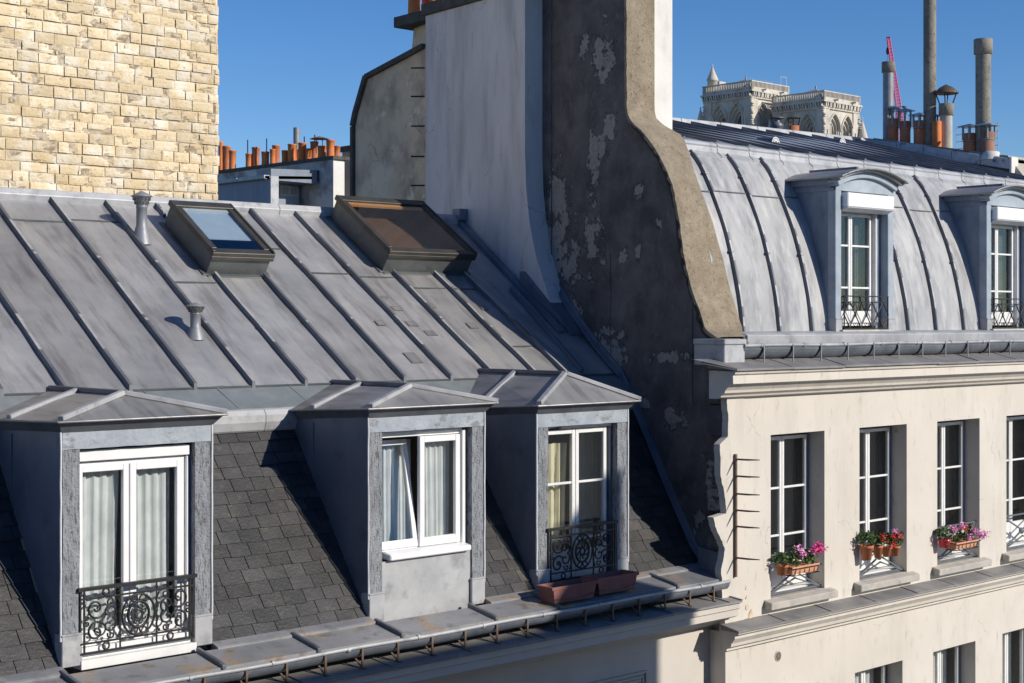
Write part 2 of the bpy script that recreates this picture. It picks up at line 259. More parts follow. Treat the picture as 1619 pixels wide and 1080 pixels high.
# ------------------------------------------------------------------ dark wall with its own shaped patches
def dark_wall_mat():
    m = mat('bituminous_wall', (.085, .079, .081), (.16, .15, .146), 1.6, rough=.9, bump=.6, bscale=22, c3=(.05, .047, .048), s3=2.2, t3=(.45, .65), amt3=.75, c4=(.20, .19, .18), s4=9, t4=(.56, .72), st4=(1, 1, .6), amt4=.5)
    n = m.node_tree; L = n.links; b = n.nodes['Principled BSDF']
    old = b.inputs['Base Color'].links[0].from_socket
    g = n.nodes.new('ShaderNodeNewGeometry'); sep = n.nodes.new('ShaderNodeSeparateXYZ'); L.new(g.outputs['Position'], sep.inputs[0])
    nz = n.nodes.new('ShaderNodeTexNoise'); nz.inputs['Scale'].default_value = 4.5; nz.inputs['Detail'].default_value = 10; nz.inputs['Roughness'].default_value = .72; L.new(g.outputs['Position'], nz.inputs['Vector'])
    nz2 = n.nodes.new('ShaderNodeTexNoise'); nz2.inputs['Scale'].default_value = 22; nz2.inputs['Detail'].default_value = 5; L.new(g.outputs['Position'], nz2.inputs['Vector'])
    def mth(op, a, c=None, d=None):
        q = n.nodes.new('ShaderNodeMath'); q.operation = op
        for i, s_ in enumerate((a, c, d)):
            if s_ is None: continue
            if isinstance(s_, (int, float)): q.inputs[i].default_value = s_
            else: L.new(s_, q.inputs[i])
        return q.outputs[0]
    tot = None
    def blob(px, py, rx, rz):
        nonlocal tot
        p = onX(px, py, XPA, XPB)
        dy = mth('DIVIDE', mth('SUBTRACT', sep.outputs[1], p.y), rx); dz = mth('DIVIDE', mth('SUBTRACT', sep.outputs[2], p.z), rz)
        r = mth('SQRT', mth('ADD', mth('MULTIPLY', dy, dy), mth('MULTIPLY', dz, dz)))
        v = mth('SUBTRACT', 1.0, r)
        tot = v if tot is None else mth('MAXIMUM', tot, v)
    for a in ((885, 400, .62, .85), (935, 380, .3, .55), (880, 310, .3, .5), (950, 90, .28, .5), (925, 70, .2, .2), (965, 205, .18, .3), (940, 250, .25, .5), (985, 405, .13, .18), (1008, 400, .1, .16),
              (1043, 353, .1, .12), (950, 560, .7, .45), (900, 520, .35, .6), (1065, 660, .28, .25), (1130, 770, .3, .5), (1100, 830, .25, .3), (1010, 640, .2, .15), (1010, 300, .15, .15), (1060, 565, .5, .1)): blob(*a)
    f = mth('ADD', mth('MULTIPLY', tot, .26), mth('MULTIPLY', nz.outputs['Fac'], 1.15))
    mr = n.nodes.new('ShaderNodeMapRange'); mr.inputs[1].default_value = .66; mr.inputs[2].default_value = .70; L.new(f, mr.inputs[0])
    fac = mth('MULTIPLY', mr.outputs[0], mth('ADD', .2, mth('MULTIPLY', nz2.outputs['Fac'], 1.0)))
    x = n.nodes.new('ShaderNodeMix'); x.data_type = 'RGBA'; L.new(fac, x.inputs[0]); L.new(old, x.inputs[6]); x.inputs[7].default_value = (.34, .325, .30, 1)
    b2 = n.nodes.new('ShaderNodeBump'); b2.inputs['Strength'].default_value = .9; b2.inputs['Distance'].default_value = .03; b2.invert = True
    old_n = b.inputs['Normal'].links[0].from_socket; L.new(mr.outputs[0], b2.inputs['Height']); L.new(old_n, b2.inputs['Normal']); L.new(b2.outputs[0], b.inputs['Normal'])
    # fine vertical crack lines and horizontal bands between the lifts of render
    L.new(x.outputs[2], b.inputs['Base Color'])
    return m
XPA, XPB = 14.24 - .168 * 11.6, .168
def XP(y): return XPA + XPB * y
M['dark'] = dark_wall_mat()

# ------------------------------------------------------------------ the setting
tag(one('box', -600, 900, -500, 1100, GZ - .5, GZ - .02).build('ground', M['ground']), kind='structure')
tag(one('box', -60, 90, .6, 9.6, GZ - .01, GZ + .0).build('road', M['asphalt']), kind='structure')
pv = MB(); pv.box(-60, 90, -1, .6, GZ, GZ + .13); pv.box(-60, 90, 9.6, 11.5, GZ, GZ + .13)
tag(pv.build('pavement', M['pave']), kind='structure')

# ------------------------------------------------------------------ generic parts
def catmull(pts, n):
    out = []
    P = [pts[0]] + list(pts) + [pts[-1]]
    for i in range(1, len(P) - 2):
        for k in range(n):
            t = k / n; a, b, c, d = [V(q) for q in P[i - 1:i + 3]]
            out.append(.5 * ((2 * b) + (c - a) * t + (2 * a - 5 * b + 4 * c - d) * t * t + (3 * b - a - 3 * c + d) * t ** 3))
    out.append(V(pts[-1])); return out
def wall_holes(mb, x0, x1, z0, z1, y, holes, depth):
    xs = sorted({x0, x1, *[h[0] for h in holes], *[h[1] for h in holes]}); zs = sorted({z0, z1, *[h[2] for h in holes], *[h[3] for h in holes]})
    for i in range(len(xs) - 1):
        for j in range(len(zs) - 1):
            cx, cz = (xs[i] + xs[i + 1]) / 2, (zs[j] + zs[j + 1]) / 2
            if any(h[0] < cx < h[1] and h[2] < cz < h[3] for h in holes): continue
            mb.face([(xs[i], y, zs[j]), (xs[i + 1], y, zs[j]), (xs[i + 1], y, zs[j + 1]), (xs[i], y, zs[j + 1])])
    for a, b, c, d in holes:
        e = y + depth
        mb.face([(a, y, c), (a, y, d), (a, e, d), (a, e, c)]); mb.face([(b, y, c), (b, e, c), (b, e, d), (b, y, d)])
        mb.face([(a, y, d), (b, y, d), (b, e, d), (a, e, d)]); mb.face([(a, y, c), (a, e, c), (b, e, c), (b, y, c)])
def room(parent, x0, x1, y0, y1, z0, z1, m='room', name='interior'):
    mb = MB()
    p = [(x0, y0, z0), (x1, y0, z0), (x1, y1, z0), (x0, y1, z0), (x0, y0, z1), (x1, y0, z1), (x1, y1, z1), (x0, y1, z1)]
    mb.raw(p, [(0, 1, 2, 3), (4, 7, 6, 5), (1, 5, 6, 2), (3, 2, 6, 7), (0, 3, 7, 4)])
    return mb.build(name, M[m], parent, recalc=False)
def rectframe(mb, x0, x1, z0, z1, y0, y1, w, wb=None):
    wb = wb or w
    mb.box(x0, x0 + w, y0, y1, z0, z1); mb.box(x1 - w, x1, y0, y1, z0, z1)
    mb.box(x0 + w, x1 - w, y0 + .001, y1, z1 - w, z1); mb.box(x0 + w, x1 - w, y0 + .001, y1, z0, z0 + wb)
def curtain(x0, x1, z0, z1, y, m, label, amp=.02, nf=5, taper=0., group=None, seed=0):
    g = []; rnd = random.Random(seed); ph = rnd.random() * 6; n = nf * 8
    for j in range(9):
        t = j / 8; row = []
        for i in range(n + 1):
            s = i / n; x = x0 + (x1 - x0) * s * (1 - taper * (1 - abs(t - .35) * 1.3)) if taper else x0 + (x1 - x0) * s
            row.append((x, y + amp * (1 + .5 * noise.noise(V((s * 3, seed, 0)))) * math.sin(s * nf * 6.28 + ph + 2.2 * noise.noise(V((s * 2.5, t * .8, seed * 3.3))) + .5 * t) + amp * .35 * math.sin(s * nf * 15 + t * 2), z0 + (z1 - z0) * t))
        g.append(row)
    mb = MB(); mb.grid(g, (0, .003, 0)); o = mb.build('curtain', M[m]); tag(o, label, 'curtain', group); return o

def spiral(cx, cz, r0, r1, a0, a1, n=22):
    return [(cx + (r0 + (r1 - r0) * (i / n)) * math.cos(a0 + (a1 - a0) * i / n), cz + (r0 + (r1 - r0) * (i / n)) * math.sin(a0 + (a1 - a0) * i / n)) for i in range(n + 1)]
def scroll_railing(parent, x0, x1, z0, z1, y, m, th=.0100, name='balcony_railing'):
    W = x1 - x0; H = z1 - z0; cx = (x0 + x1) / 2; mb = MB()
    T = lambda pts, r=th: mb.tube([(p[0], y, p[1]) for p in pts], r, 5)
    mb.box(x0 - .02, x1 + .02, y - .022, y + .022, z1 - .03, z1)            # hand rail
    mb.box(x0, x1, y - .008, y + .008, z1 - .105, z1 - .09); mb.box(x0, x1, y - .01, y + .01, z0, z0 + .02); mb.box(x0, x1, y - .008, y + .008, z0 + .085, z0 + .1)
    for xx in (x0, x0 + .035, x1 - .05, x1 - .015): mb.box(xx, xx + .014, y - .007, y + .007, z0, z1 - .02)
    zb, zt = z0 + .1, z1 - .105; zc = (zb + zt) / 2; h = (zt - zb) / 2
    for t in (.22, .78):
        for zz in (z1 - .058, z0 + .052):
            T([(x0 + W * t + .03 * math.cos(a * .628), zz + .03 * math.sin(a * .628)) for a in range(11)], .0085)
    # centre medallion
    for rx, rz, r in ((.155, h * .98, th), (.10, h * .62, th * 1.3), (.035, .035, th)):
        T([(cx + rx * math.cos(a * .2618), zc + rz * math.sin(a * .2618)) for a in range(25)], r)
    for k in range(8):
        a = k * math.pi / 4 + .39; ca, sa = math.cos(a), math.sin(a)
        T(spiral(cx + .062 * ca, zc + .075 * sa, .028, .008, a + 2, a + 7, 10), .0075)
    for sx in (-1, 1):
        for sz in (-1, 1):
            f = lambda pts: [(cx + sx * (p[0] - cx), zc + sz * (p[1] - zc)) for p in pts]
            q = W / 2 - .05
            T(f(spiral(cx + q - .10, zc + h * .55, h * .46, .012, -1.7, 6.2)), th)                # outer big scroll
            T(f(spiral(cx + q - .10, zc + h * .55, h * .46, h * .5, -1.7, -2.6, 8)), th)
            T(f(spiral(cx + q * .56, zc + h * .30, h * .40, .012, 4.2, -2.6)), th * .9)            # inner scroll
            T(f(spiral(cx + q * .52, zc + h * .78, h * .20, .01, -.5, 5.5, 14)), th * .8)
            T(f(spiral(cx + .05, zc + h * .72, h * .24, .01, 3.5, -2.2, 14)), th * .8)
            T(f(spiral(cx + q * .97, zc + h * .12, h * .13, .008, 0, 6, 12)), th * .8)
            T(f([(cx + .16, zc + .01), (cx + .19, zc + h * .25), (cx + .17, zc + h * .6), (cx + .2, zc + h * .95)]), th * .9)
            T(f(spiral(cx + q * .75, zc + h * .52, h * .1, .006, 0, 5, 10)), th * .9)
    for sx in (-1, 1):
        mb.box(cx + sx * .175 - .006, cx + sx * .175 + .006, y - .006, y + .006, z0, z1 - .02)
    return mb.build(name, m, parent)
def lattice_railing(parent, x0, x1, z0, z1, y, m, name='balcony_railing'):
    mb = MB(); W = x1 - x0; n = 4; s = W / n
    mb.box(x0, x1, y - .012, y + .012, z1 - .015, z1); mb.box(x0, x1, y - .008, y + .008, z1 - .09, z1 - .078); mb.box(x0, x1, y - .01, y + .01, z0, z0 + .016)
    for xx in (x0, x1 - .014): mb.box(xx, xx + .014, y - .007, y + .007, z0, z1)
    zt, zb = z1 - .085, z0 + .012; cx = 0
    for k in range(-1, n + 1):
        for sg in (1, -1):
            a = x0 + s * (k + .5) if sg > 0 else x0 + s * (k + 1.5); b = a + sg * s
            p, q = V((a, y + sg * .004, zb)), V((b, y + sg * .004, zt))
            lo, hi = x0, x1
            if max(p.x, q.x) <= lo or min(p.x, q.x) >= hi: continue
            def clip(u, v2, X): return u + (v2 - u) * ((X - u.x) / (v2.x - u.x))
            P, Q = p.copy(), q.copy()
            if P.x < lo: P = clip(p, q, lo)
            if P.x > hi: P = clip(p, q, hi)
            if Q.x < lo: Q = clip(p, q, lo)
            if Q.x > hi: Q = clip(p, q, hi)
            mb.tube([P, Q], .0085, 5)
    for k in range(1, n):
        c = (x0 + s * k, zb + .045)
        for sg in (-1, 1): mb.tube([(c[0] + sg * (p[0] - c[0]), y - .006, p[1]) for p in spiral(c[0] + .03, c[1], .03, .006, 3.1, -2.4, 10)], .005, 4)
        mb.lathe([(.001, -.012), (.02, 0), (.001, .012)], (x0 + s * k, y - .004, (zb + zt) / 2), 8, axis=(0, 1, 0))
        for a in range(6):
            mb.tube([(x0 + s * k, y - .008, (zb + zt) / 2), (x0 + s * k + .04 * math.cos(a * 1.047), y - .008, (zb + zt) / 2 + .04 * math.sin(a * 1.047))], .004, 4)
    return mb.build(name, m, parent)
def lit_cover(ob, up, m='cap', lim=.9):
    # worn cover strip on batten crowns; sunlit top painted in a paler colour
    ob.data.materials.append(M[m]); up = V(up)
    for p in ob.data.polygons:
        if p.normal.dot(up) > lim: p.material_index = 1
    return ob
def pot_prof(r, h): return [(r * .92, 0), (r * .96, h * .1), (r * .9, h * .5), (r * .97, h * .93), (r * 1.08, h * .94), (r * 1.08, h), (r * .85, h), (r * .8, h * .7)]
def gutter(bld, x0, x1, yl, z, r, m_lip, m_body, name='gutter'):
    yc = yl + r; mb = MB(); prof = []
    for k in range(13):
        a = math.pi + math.pi * k / 12; prof.append((yc + r * math.cos(a), z + r * 1.05 * math.sin(a)))
    for k in range(12, -1, -1):
        a = math.pi + math.pi * k / 12; prof.append((yc + (r - .006) * math.cos(a), z + (r - .006) * 1.05 * math.sin(a)))
    # swept along x with a very slight sag
    n = 24; rings = [[(x0 + (x1 - x0) * i / n, p[0], p[1] + .006 * math.sin(i * 1.3)) for p in prof] for i in range(n + 1)]
    for i in range(n):
        for k in range(len(prof)):
            j = (k + 1) % len(prof); mb.face([rings[i][k], rings[i][j], rings[i + 1][j], rings[i + 1][k]], True)
    g = mb.build(name, m_body, bld, recalc=True)
    lp = MB(); lp.tube([(x0 + (x1 - x0) * i / n, yl, z + .012 + .006 * math.sin(i * 1.3)) for i in range(n + 1)], .02, 8)
    x = x0 + .3
    while x < x1: lp.tube([(x, yl, z + .012), (x + .03, yl, z + .012)], .026, 8); x += .83
    lp.build('gutter_rim', m_lip, g)
    return g
# ================================================================== LEFT BUILDING
RC, RS = -.66 - .6645 * 13.6, .6645                  # upper zinc slope: z = RC + RS*y
def zr(y): return RC + RS * y
RN = V((0, -RS, 1)).normalized()                     # its normal
SL = 1.438                                           # slate slope
def zs(y): return -2.93 + SL * (y - 12)
XL0, XL1 = 4.2, 14.3
left = empty('apartment_building', (10, 12, GZ), 'zinc and slate roofed apartment building with three old dormers facing the street', 'building')
fw = MB(); wall_holes(fw, XL0, 14.22, GZ, -3.36, 11.73, [(x, x + 1.1, z, z + 1.9) for x in (6.2, 9.3, 12.0) for z in (-13, -9.9)] + [(x, x + 1.1, -7.2, -5.2) for x in (6.2, 9.3, 12.0)], .3)
fw.box(XL0, 14.22, 12.0, 12.1, GZ, -3.0); lw = fw.build('front_wall', M['cream_l'], left)
for x in (6.2, 9.3, 12.0):
    for z, h in ((-13, 1.9), (-9.9, 1.9), (-7.2, 2.0)):
        q = MB(); rectframe(q, x, x + 1.1, z, z + h, 11.93, 11.98, .06); q.box(x + .53, x + .57, 11.93, 11.98, z, z + h); fr = q.build('window', M['white'], left)
        one('box', x + .06, x + 1.04, 11.97, 11.974, z + .06, z + h - .06).build('pane', M['glass_d'], fr)
# sunk moulding panel on the wall
mo = MB(); p1 = onY(1024, 1060, 11.70)
for k, (d0, dep) in enumerate(((0, .03), (.05, .022), (.085, .015))):
    X1, Z1 = p1.x - d0, p1.z - d0; X0, Z0 = p1.x - 1.75 + d0, Z1 - 1.3
    rectframe(mo, X0, X1, Z0, Z1, 11.73 - dep, 11.728, .022)
mo.build('wall_moulding', M['cream_l'], left)
# cornice under the gutter
cr = MB()
cr.prism([(XL0, 11.34, -3.24), (XL0, 11.34, -3.31), (XL0, 11.37, -3.325), (XL0, 11.37, -3.40), (XL0, 11.44, -3.43), (XL0, 11.52, -3.45), (XL0, 11.60, -3.52), (XL0, 11.725, -3.54), (XL0, 11.725, -3.24)], (14.21 - XL0, 0, 0))
cr.build('cornice', M['cream_l'], left)
ct = MB(); x = XL0; i = 0
while x < 14.2:
    x2 = min(x + .98, 14.215); zz = random.uniform(-.003, .003)
    ct.prism([(x, 11.31, -3.238 + zz), (x, 11.31, -3.215 + zz), (x, 11.75, -3.17 + zz), (x, 11.75, -3.236 + zz)], (x2 - x, 0, 0))
    ct.obox((x2 - .022, 11.305, -3.215), (.028, 0, 0), (0, .42, .043), (0, 0, .009)); x = x2
ct.build('cornice_flashing', M['ledge_tile'], left)
g = gutter(left, XL0, 14.16, 11.45, -3.02, .095, M['zinc_l'], M['gut_dark'])
k = 0; x = 5.45
while x < 14.1:
    b = MB(); b.box(x, x + .022, 11.435, 11.447, -3.205, -3.0); b.box(x - .008, x + .03, 11.40, 11.47, -3.207, -3.196); b.beam((x + .011, 11.44, -3.2), (x + .011, 11.66, -3.06), .02, .008)
    b.build('gutter_bracket', M['rust'], g); x += .42
# ledge between gutter and slates
ld = MB(); x = XL0
for x2 in [xY(p, 11.7) for p in (118, 335, 485, 617, 765, 865, 1052)] + [14.16]:
    zz = random.uniform(-.006, .006)
    ld.prism([(x, 11.52, -3.06), (x, 11.52, -2.985 + zz), (x, 11.90, -2.915 + zz), (x, 11.90, -3.06)], (x2 - x, 0, 0))
    x = x2
le = ld.build('eaves_ledge', M['zinc_rust'], left)
for p in (118, 335, 485, 617, 765, 865, 1052):
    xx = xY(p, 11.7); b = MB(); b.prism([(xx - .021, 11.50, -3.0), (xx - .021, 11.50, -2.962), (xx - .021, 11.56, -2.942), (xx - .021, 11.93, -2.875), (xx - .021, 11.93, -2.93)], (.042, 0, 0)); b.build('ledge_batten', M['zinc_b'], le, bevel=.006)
DX = []        # dormers: xl, xr
for l, r_ in ((97, 334), (583, 765), (849, 992)): DX.append((xY(l, 12), xY(r_, 12)))
runs = [(XL0, DX[0][0]), (DX[0][1], DX[1][0]), (DX[1][1], DX[2][0]), (DX[2][1], 14.45)]
for a, b in runs:
    fl = MB(); fl.prism([(a, 11.885, -2.95), (a, 11.885, -2.905), (a, 11.90, -2.895), (a, 12.0, -2.865), (a, 12.0, -2.95)], (b - a, 0, 0))
    fl.build('slate_foot_flashing', M['zinc_rust'], left)
# slates
sbs = []
for a, b in runs:
    base = MB(); base.prism([(a, 11.93, zs(11.93) - .03), (a, 13.34, zs(13.34) - .03), (a, 13.34, zs(13.34) - .1), (a, 11.93, zs(11.93) - .1)], (b - a, 0, 0))
    sbs.append(base.build('slate_roof', M['slate_base'], left))
sl = MB(); u = V((0, 1, SL)).normalized(); nrm = V((0, -SL, 1)).normalized(); EX = .137
for ri, (a, b) in enumerate(runs):
    row = 0; s = .035
    while s < 2.32:
        x = a - random.uniform(0, .24)
        while x < b:
            wd = .235 + random.uniform(-.022, .022); x0, x1 = max(a, x), min(b, x + wd - .008)
            if x1 - x0 > .02:
                sl.rv = random.random(); o = V((x0, 12, -2.93)) + u * (s + random.uniform(-.006, .006)) + nrm * (.003 + random.uniform(0, .004))
                ln = min(EX * 1.25, 2.30 - s)
                t = random.uniform(-.004, .004)
                if ln > .03:
                    lift = .014
                    q = [o + nrm * lift, o + V((x1 - x0, t, t)) + nrm * lift, o + V((x1 - x0, 0, 0)) + u * ln, o + u * ln]
                    # slightly chipped lower edge
                    mid = (q[0] + q[1]) / 2 - u * random.uniform(-.004, .004)
                    sl.prism([q[0], mid, q[1], q[2], q[3]], -nrm * .006)
            x += wd
        s += EX; row += 1
    sl.build('slates', M['slate'], sbs[ri]); sl = MB()
# pale zinc apron over the head of the slates
ap = MB(); x = XL0; pieces = [XL0, 5.3, 7.9, 8.95, 11.1, 14.5]
for a, b in zip(pieces[:-1], pieces[1:]):
    zz = random.uniform(-.004, .004)
    prof = [(13.235, -1.12), (13.215, -1.10), (13.19, -1.02), (13.19, -.95), (13.22, -.90 + zz), (13.27, -.875 + zz), (13.32, -.95)]
    ap.prism([(a, y, z) for y, z in prof], (b - a - .003, 0, 0))
ap.build('roof_apron', M['zinc_l'], left, bevel=.004)
# lower zinc band and upper zinc slope
zl = MB(); x = XL0
lowx = [XL0] + [xY(p, 13.4) for p in (130, 250, 366, 480, 655, 870)] + [14.62]
for a, b in zip(lowx[:-1], lowx[1:]):
    zz = random.uniform(0, .004)
    zl.prism([(a, 13.24, -.885 + zz), (b - .004, 13.24, -.885 + zz), (b - .004 - .06, 13.62, zr(13.62) - .012), (a - .06, 13.62, zr(13.62) - .012)], (0, 0, -.02))
    zl.prism([(b - .012, 13.25, -.875), (b + .008, 13.25, -.875), (b - .055, 13.60, zr(13.60) - .002), (b - .075, 13.60, zr(13.60) - .002)], (0, 0, -.03))
zb = zl.build('lower_zinc_band', mat('zinc_greenish', (.17, .195, .20), (.27, .295, .295), 3, rough=.5, metal=.25, bump=.05, c3=(.2, .21, .24), s3=4, t3=(.5, .7), amt3=.6), left)
SEAM_PX = [-90, 0, 102, 204, 306, 398, 481, 561, 637, 711, 780, 846, 893]
seamx = [onY(p, 600, 13.6).x for p in SEAM_PX]
YR = 16.7
zt = MB()
edges = [XL0 - .5] + seamx + [14.9]
for a, b in zip(edges[:-1], edges[1:]):
    # each tray a slightly dished sheet
    nx, ny = 7, 18; gph = random.random() * 9; zt.rv = random.random()
    grid = [[(a + (b - a) * i / (nx - 1), 13.585 + (YR - 13.585) * j / (ny - 1), zr(13.585 + (YR - 13.585) * j / (ny - 1)) - .008 * math.sin(math.pi * i / (nx - 1)) + .011 * noise.noise(V((a + i * .45, j * .6, gph)))) for i in range(nx)] for j in range(ny)]
    zt.grid(grid, (0, 0, -.02))
zroof = zt.build('zinc_roof', M['zinc'], left)
# rear slope and the closing walls of the attic
rb = MB(); rb.prism([(XL0 - .4, YR, 1.38), (14.9, YR, 1.38), (14.9, 20.5, -.6), (XL0 - .4, 20.5, -.6)], (0, 0, -.05)); rb.box(XL0 - .4, 14.9, 20.3, 20.45, GZ, -.55)
rb.build('rear_slope', M['zinc'], left)
# skylight footprints on the slope (measured), used to stop the battens
def foot(bl, br, tl):
    a, b, c = onS(*bl, RC, RS), onS(*br, RC, RS), onS(*tl, RC, RS); return a.x, b.x, a.y, c.y
S1 = foot((326, 433), (417, 433), (281, 355)); S2 = foot((604, 429), (734, 429), (558, 346))
print('S1', S1, 'S2', S2)
for k, x in enumerate(seamx):
    segs = [(13.56, YR - .02)]
    for sx0, sx1, sy0, sy1 in (S1, S2):
        if sx0 - .04 < x < sx1 + .04: segs = [(13.56, sy0 - .06), (sy1 + .12, YR - .02)]
    for y0, y1 in segs:
        if y1 - y0 < .15: continue
        b = MB(); n = 6; jx = random.uniform(-.012, .012)
        pr = lambda y, dx: [V((x + dx - .021, y, zr(y) - .01)), V((x + dx - .017, y, zr(y) + .066)), V((x + dx + .017, y, zr(y) + .066)), V((x + dx + .021, y, zr(y) - .01))]
        pts = [pr(y0 + (y1 - y0) * i / n, jx * math.sin(i * 1.7) * .8) for i in range(n + 1)]
        for i in range(n):
            for j in range(4): b.face([pts[i][j], pts[i][(j + 1) % 4], pts[i + 1][(j + 1) % 4], pts[i + 1][j]])
        b.face(pts[0]); b.face(pts[-1][::-1])
        y = y0 + .9 + random.uniform(-.1, .1)
        while y < y1 - .2: b.obox(V((x - .020, y, zr(y) + .0)), (.040, 0, 0), V((0, .03, .03 * RS)), (0, 0, .072)); y += 1.02
        lit_cover(b.build('roof_batten', M['zinc_b'], zroof), RN)
# horizontal joints between sheets
for a, b, y in [(edges[4], edges[5], 16.25), (edges[5], edges[6], 16.3), (edges[6], edges[7], S1[2] - .17), (edges[8], edges[9], 15.9), (edges[9], edges[10], 15.45), (edges[10], edges[11], 15.4), (edges[3], edges[4], 16.3), (edges[11], edges[13], 15.2), (edges[12], edges[13], 14.1), (XL0, 14.7, 13.565)]:
    one('obox', V((a + .03, y, zr(y) - .004)), (b - a - .06, 0, 0), V((0, .02, .02 * RS)), RN * .010).build('sheet_joint', M['curb'], zroof)
# ridge roll
rg = MB(); x = XL0 - .3
while x < 14.85:
    x2 = min(x + 1.9, 14.85); zz = random.uniform(-.006, .006)
    rg.prism([(x, YR - .05, zr(YR - .05) - .02), (x, YR - .07, 1.43 + zz), (x, YR - .03, 1.50 + zz), (x, YR + .07, 1.50 + zz), (x, YR + .1, 1.36)], (x2 - x - .004, 0, 0)); x = x2
rg.build('ridge_roll', M['zinc_l'], left, bevel=.006)
# patches soldered on the zinc
pm = mat('solder_line', (.10, .09, .08), (.16, .15, .13), 10)
for (px, py, wd, hh, cm) in ((608, 470, .10, .045, 0), (627, 488, .14, .10, 0), (651, 512, .15, .11, 0), (681, 527, .16, .11, 1), (601, 511, .12, .10, 0), (653, 566, .17, .21, 0), (683, 484, .09, .10, 0), (747, 515, .15, .12, 1), (765, 487, .11, .09, 0)):
    c = onS(px, py, RC, RS); UU = V((0, 1, RS)).normalized(); b = MB()
    b.obox(c - V((wd / 2, 0, 0)) - UU * hh / 2 + RN * .0, (wd, 0, 0), UU * hh, RN * .0035); o = b.build('patch', pm, zroof)
    b = MB(); b.obox(c - V((wd / 2 - .010, 0, 0)) - UU * (hh / 2 - .011) + RN * .003, (wd - .020, 0, 0), UU * (hh - .022), RN * .003)
    b.v = [(x_ + .0, y_, z_) for x_, y_, z_ in b.v]; b.build('patch', M['tan'] if False else M['zinc'], zroof)
# skylights
def skylight(S, hgt, glass, inner, lab):
    x0, x1, y0, y1 = S; U = V((0, 1, RS)).normalized(); L0 = (y1 - y0) / U.y; W = x1 - x0
    o = V((x0, y0, zr(y0))); X = V((1, 0, 0))
    sk = empty('skylight', o, None, None, None, left)
    cb = MB(); t = .03; B = o - RN * .03; H = hgt + .03
    cb.obox(B, X * W, U * t, RN * H); cb.obox(B + U * (L0 - t), X * W, U * t, RN * H); cb.obox(B + U * t, X * t, U * (L0 - 2 * t), RN * H); cb.obox(B + X * (W - t) + U * t, X * t, U * (L0 - 2 * t), RN * H)
    # foot flashing
    cb.obox(o - U * .07 - X * .01, X * (W + .02), U * .07, RN * .008); cb.obox(o - X * .06 - U * .03, X * .06, U * (L0 + .06), RN * .012); cb.obox(o + X * W - U * .03, X * .06, U * (L0 + .06), RN * .012)
    cb.build('curb', M['curb'], sk, bevel=.004)
    fr = MB(); e = .025; F = o + RN * hgt - X * e - U * e; WW = W + 2 * e; LL = L0 + 2 * e; fwid = .105
    fr.obox(F, X * WW, U * fwid, RN * .05); fr.obox(F + U * (LL - fwid * 1.2), X * WW, U * fwid * 1.2, RN * .065)
    fr.obox(F + U * fwid, X * fwid, U * (LL - 2.2 * fwid), RN * .055); fr.obox(F + X * (WW - fwid) + U * fwid, X * fwid, U * (LL - 2.2 * fwid), RN * .055)
    fr.obox(F + RN * .05 + U * .01, X * .03, U * (LL - .02), RN * .022); fr.obox(F + RN * .05 + X * (WW - .03) + U * .01, X * .03, U * (LL - .02), RN * .022)
    fr.obox(F + RN * (-.05) + U * .0, X * WW, U * .02, RN * .049)
    fr.build('skylight_frame', M['frame'], sk, bevel=.005)
    ins = MB(); ins.obox(F + X * fwid + U * (LL - 1.2 * fwid - .05) + RN * .0, X * (WW - 2 * fwid), U * .05, RN * .034); ins.build('inner_lining', M['white_old'] if inner == 'reflection' else M['tan'], sk)
    gl = MB(); gl.obox(F + X * (fwid - .01) + U * (fwid - .01) + RN * .036, X * (WW - 2 * fwid + .02), U * (LL - 2.2 * fwid + .02), RN * .006); gl.build('pane', M[glass], sk)
    bl = MB(); bl.obox(o + X * t + U * t + RN * .04, X * (W - 2 * t), U * (L0 - 2 * t), RN * .005); bl.build('shaft', M['reflection'] if False else M['slab'] if inner == 'reflection' else M['brown'], sk)
    if inner == 'reflection': b = MB(); b.obox(F + X * fwid + U * (LL * .32) + RN * .005, X * (WW - 2 * fwid), U * (LL * .68 - 1.6 * fwid), RN * .006); b.build('painted_reflection', M['reflection'], sk)  # pale sheet under the glass, painted as the reflected sky
    else: b = MB(); b.obox(o + X * (W * .06) + U * (L0 * .62) + RN * .06, X * (W * .22), U * (L0 * .16), RN * .01); b.build('inner_lining', M['tan'], sk)
    sk['label'] = lab
skylight(S1, .25, 'glass_s', 'reflection', 'skylight with a painted sky-blue blind, nearer the brick wall')
skylight(S2, .265, 'glass_b', 'tan', 'wider skylight with bronze tinted glass')
# vent pipes
def vent(base, top, r, holes):
    b = onS(*base, RC, RS); zt = onX(top[0], top[1], b.x).z; H = zt - b.z; mb = MB(); b = b - V((0, 0, .05)); H += .05
    mb.lathe([(r * 1.9, 0), (r * 1.75, H * .08), (r * 1.15, H * .32), (r * 1.0, H * .36), (r, H * .68), (r * 1.06, H * .685), (r * 1.06, H * .71), (r, H * .715), (r, H * .74)], b, 20)
    v = mb.build('roof_vent', M['pipe_z'], left)
    cp = MB(); cp.lathe([(r * 1.05, H * .73), (r * 1.1, H * .74), (r * 1.75, H * .885), (r * 2.0, H * .89), (r * 1.95, H * .905), (.004, H * 1.0)], b, 20)
    c = cp.build('vent_cap', M['pipe_z'], v)
    hl = MB()
    for row in range(2):
        for k in range(14):
            a = (k + row * .5) * 2 * math.pi / 14; t = .77 + row * .065; rr = r * (1.12 + (t - .74) / .145 * .65) ; cc = b + V((rr * math.cos(a), rr * math.sin(a), H * t))
            hl.obox(cc + V((-.008 * math.sin(a), .008 * math.cos(a), -.012)), V((.016 * math.sin(a), -.016 * math.cos(a), 0)), V((math.cos(a), math.sin(a), -.35)) * .003, V((.006 * math.cos(a), .006 * math.sin(a), .024)))
    hl.build('vent_slots', M['slab'], c)
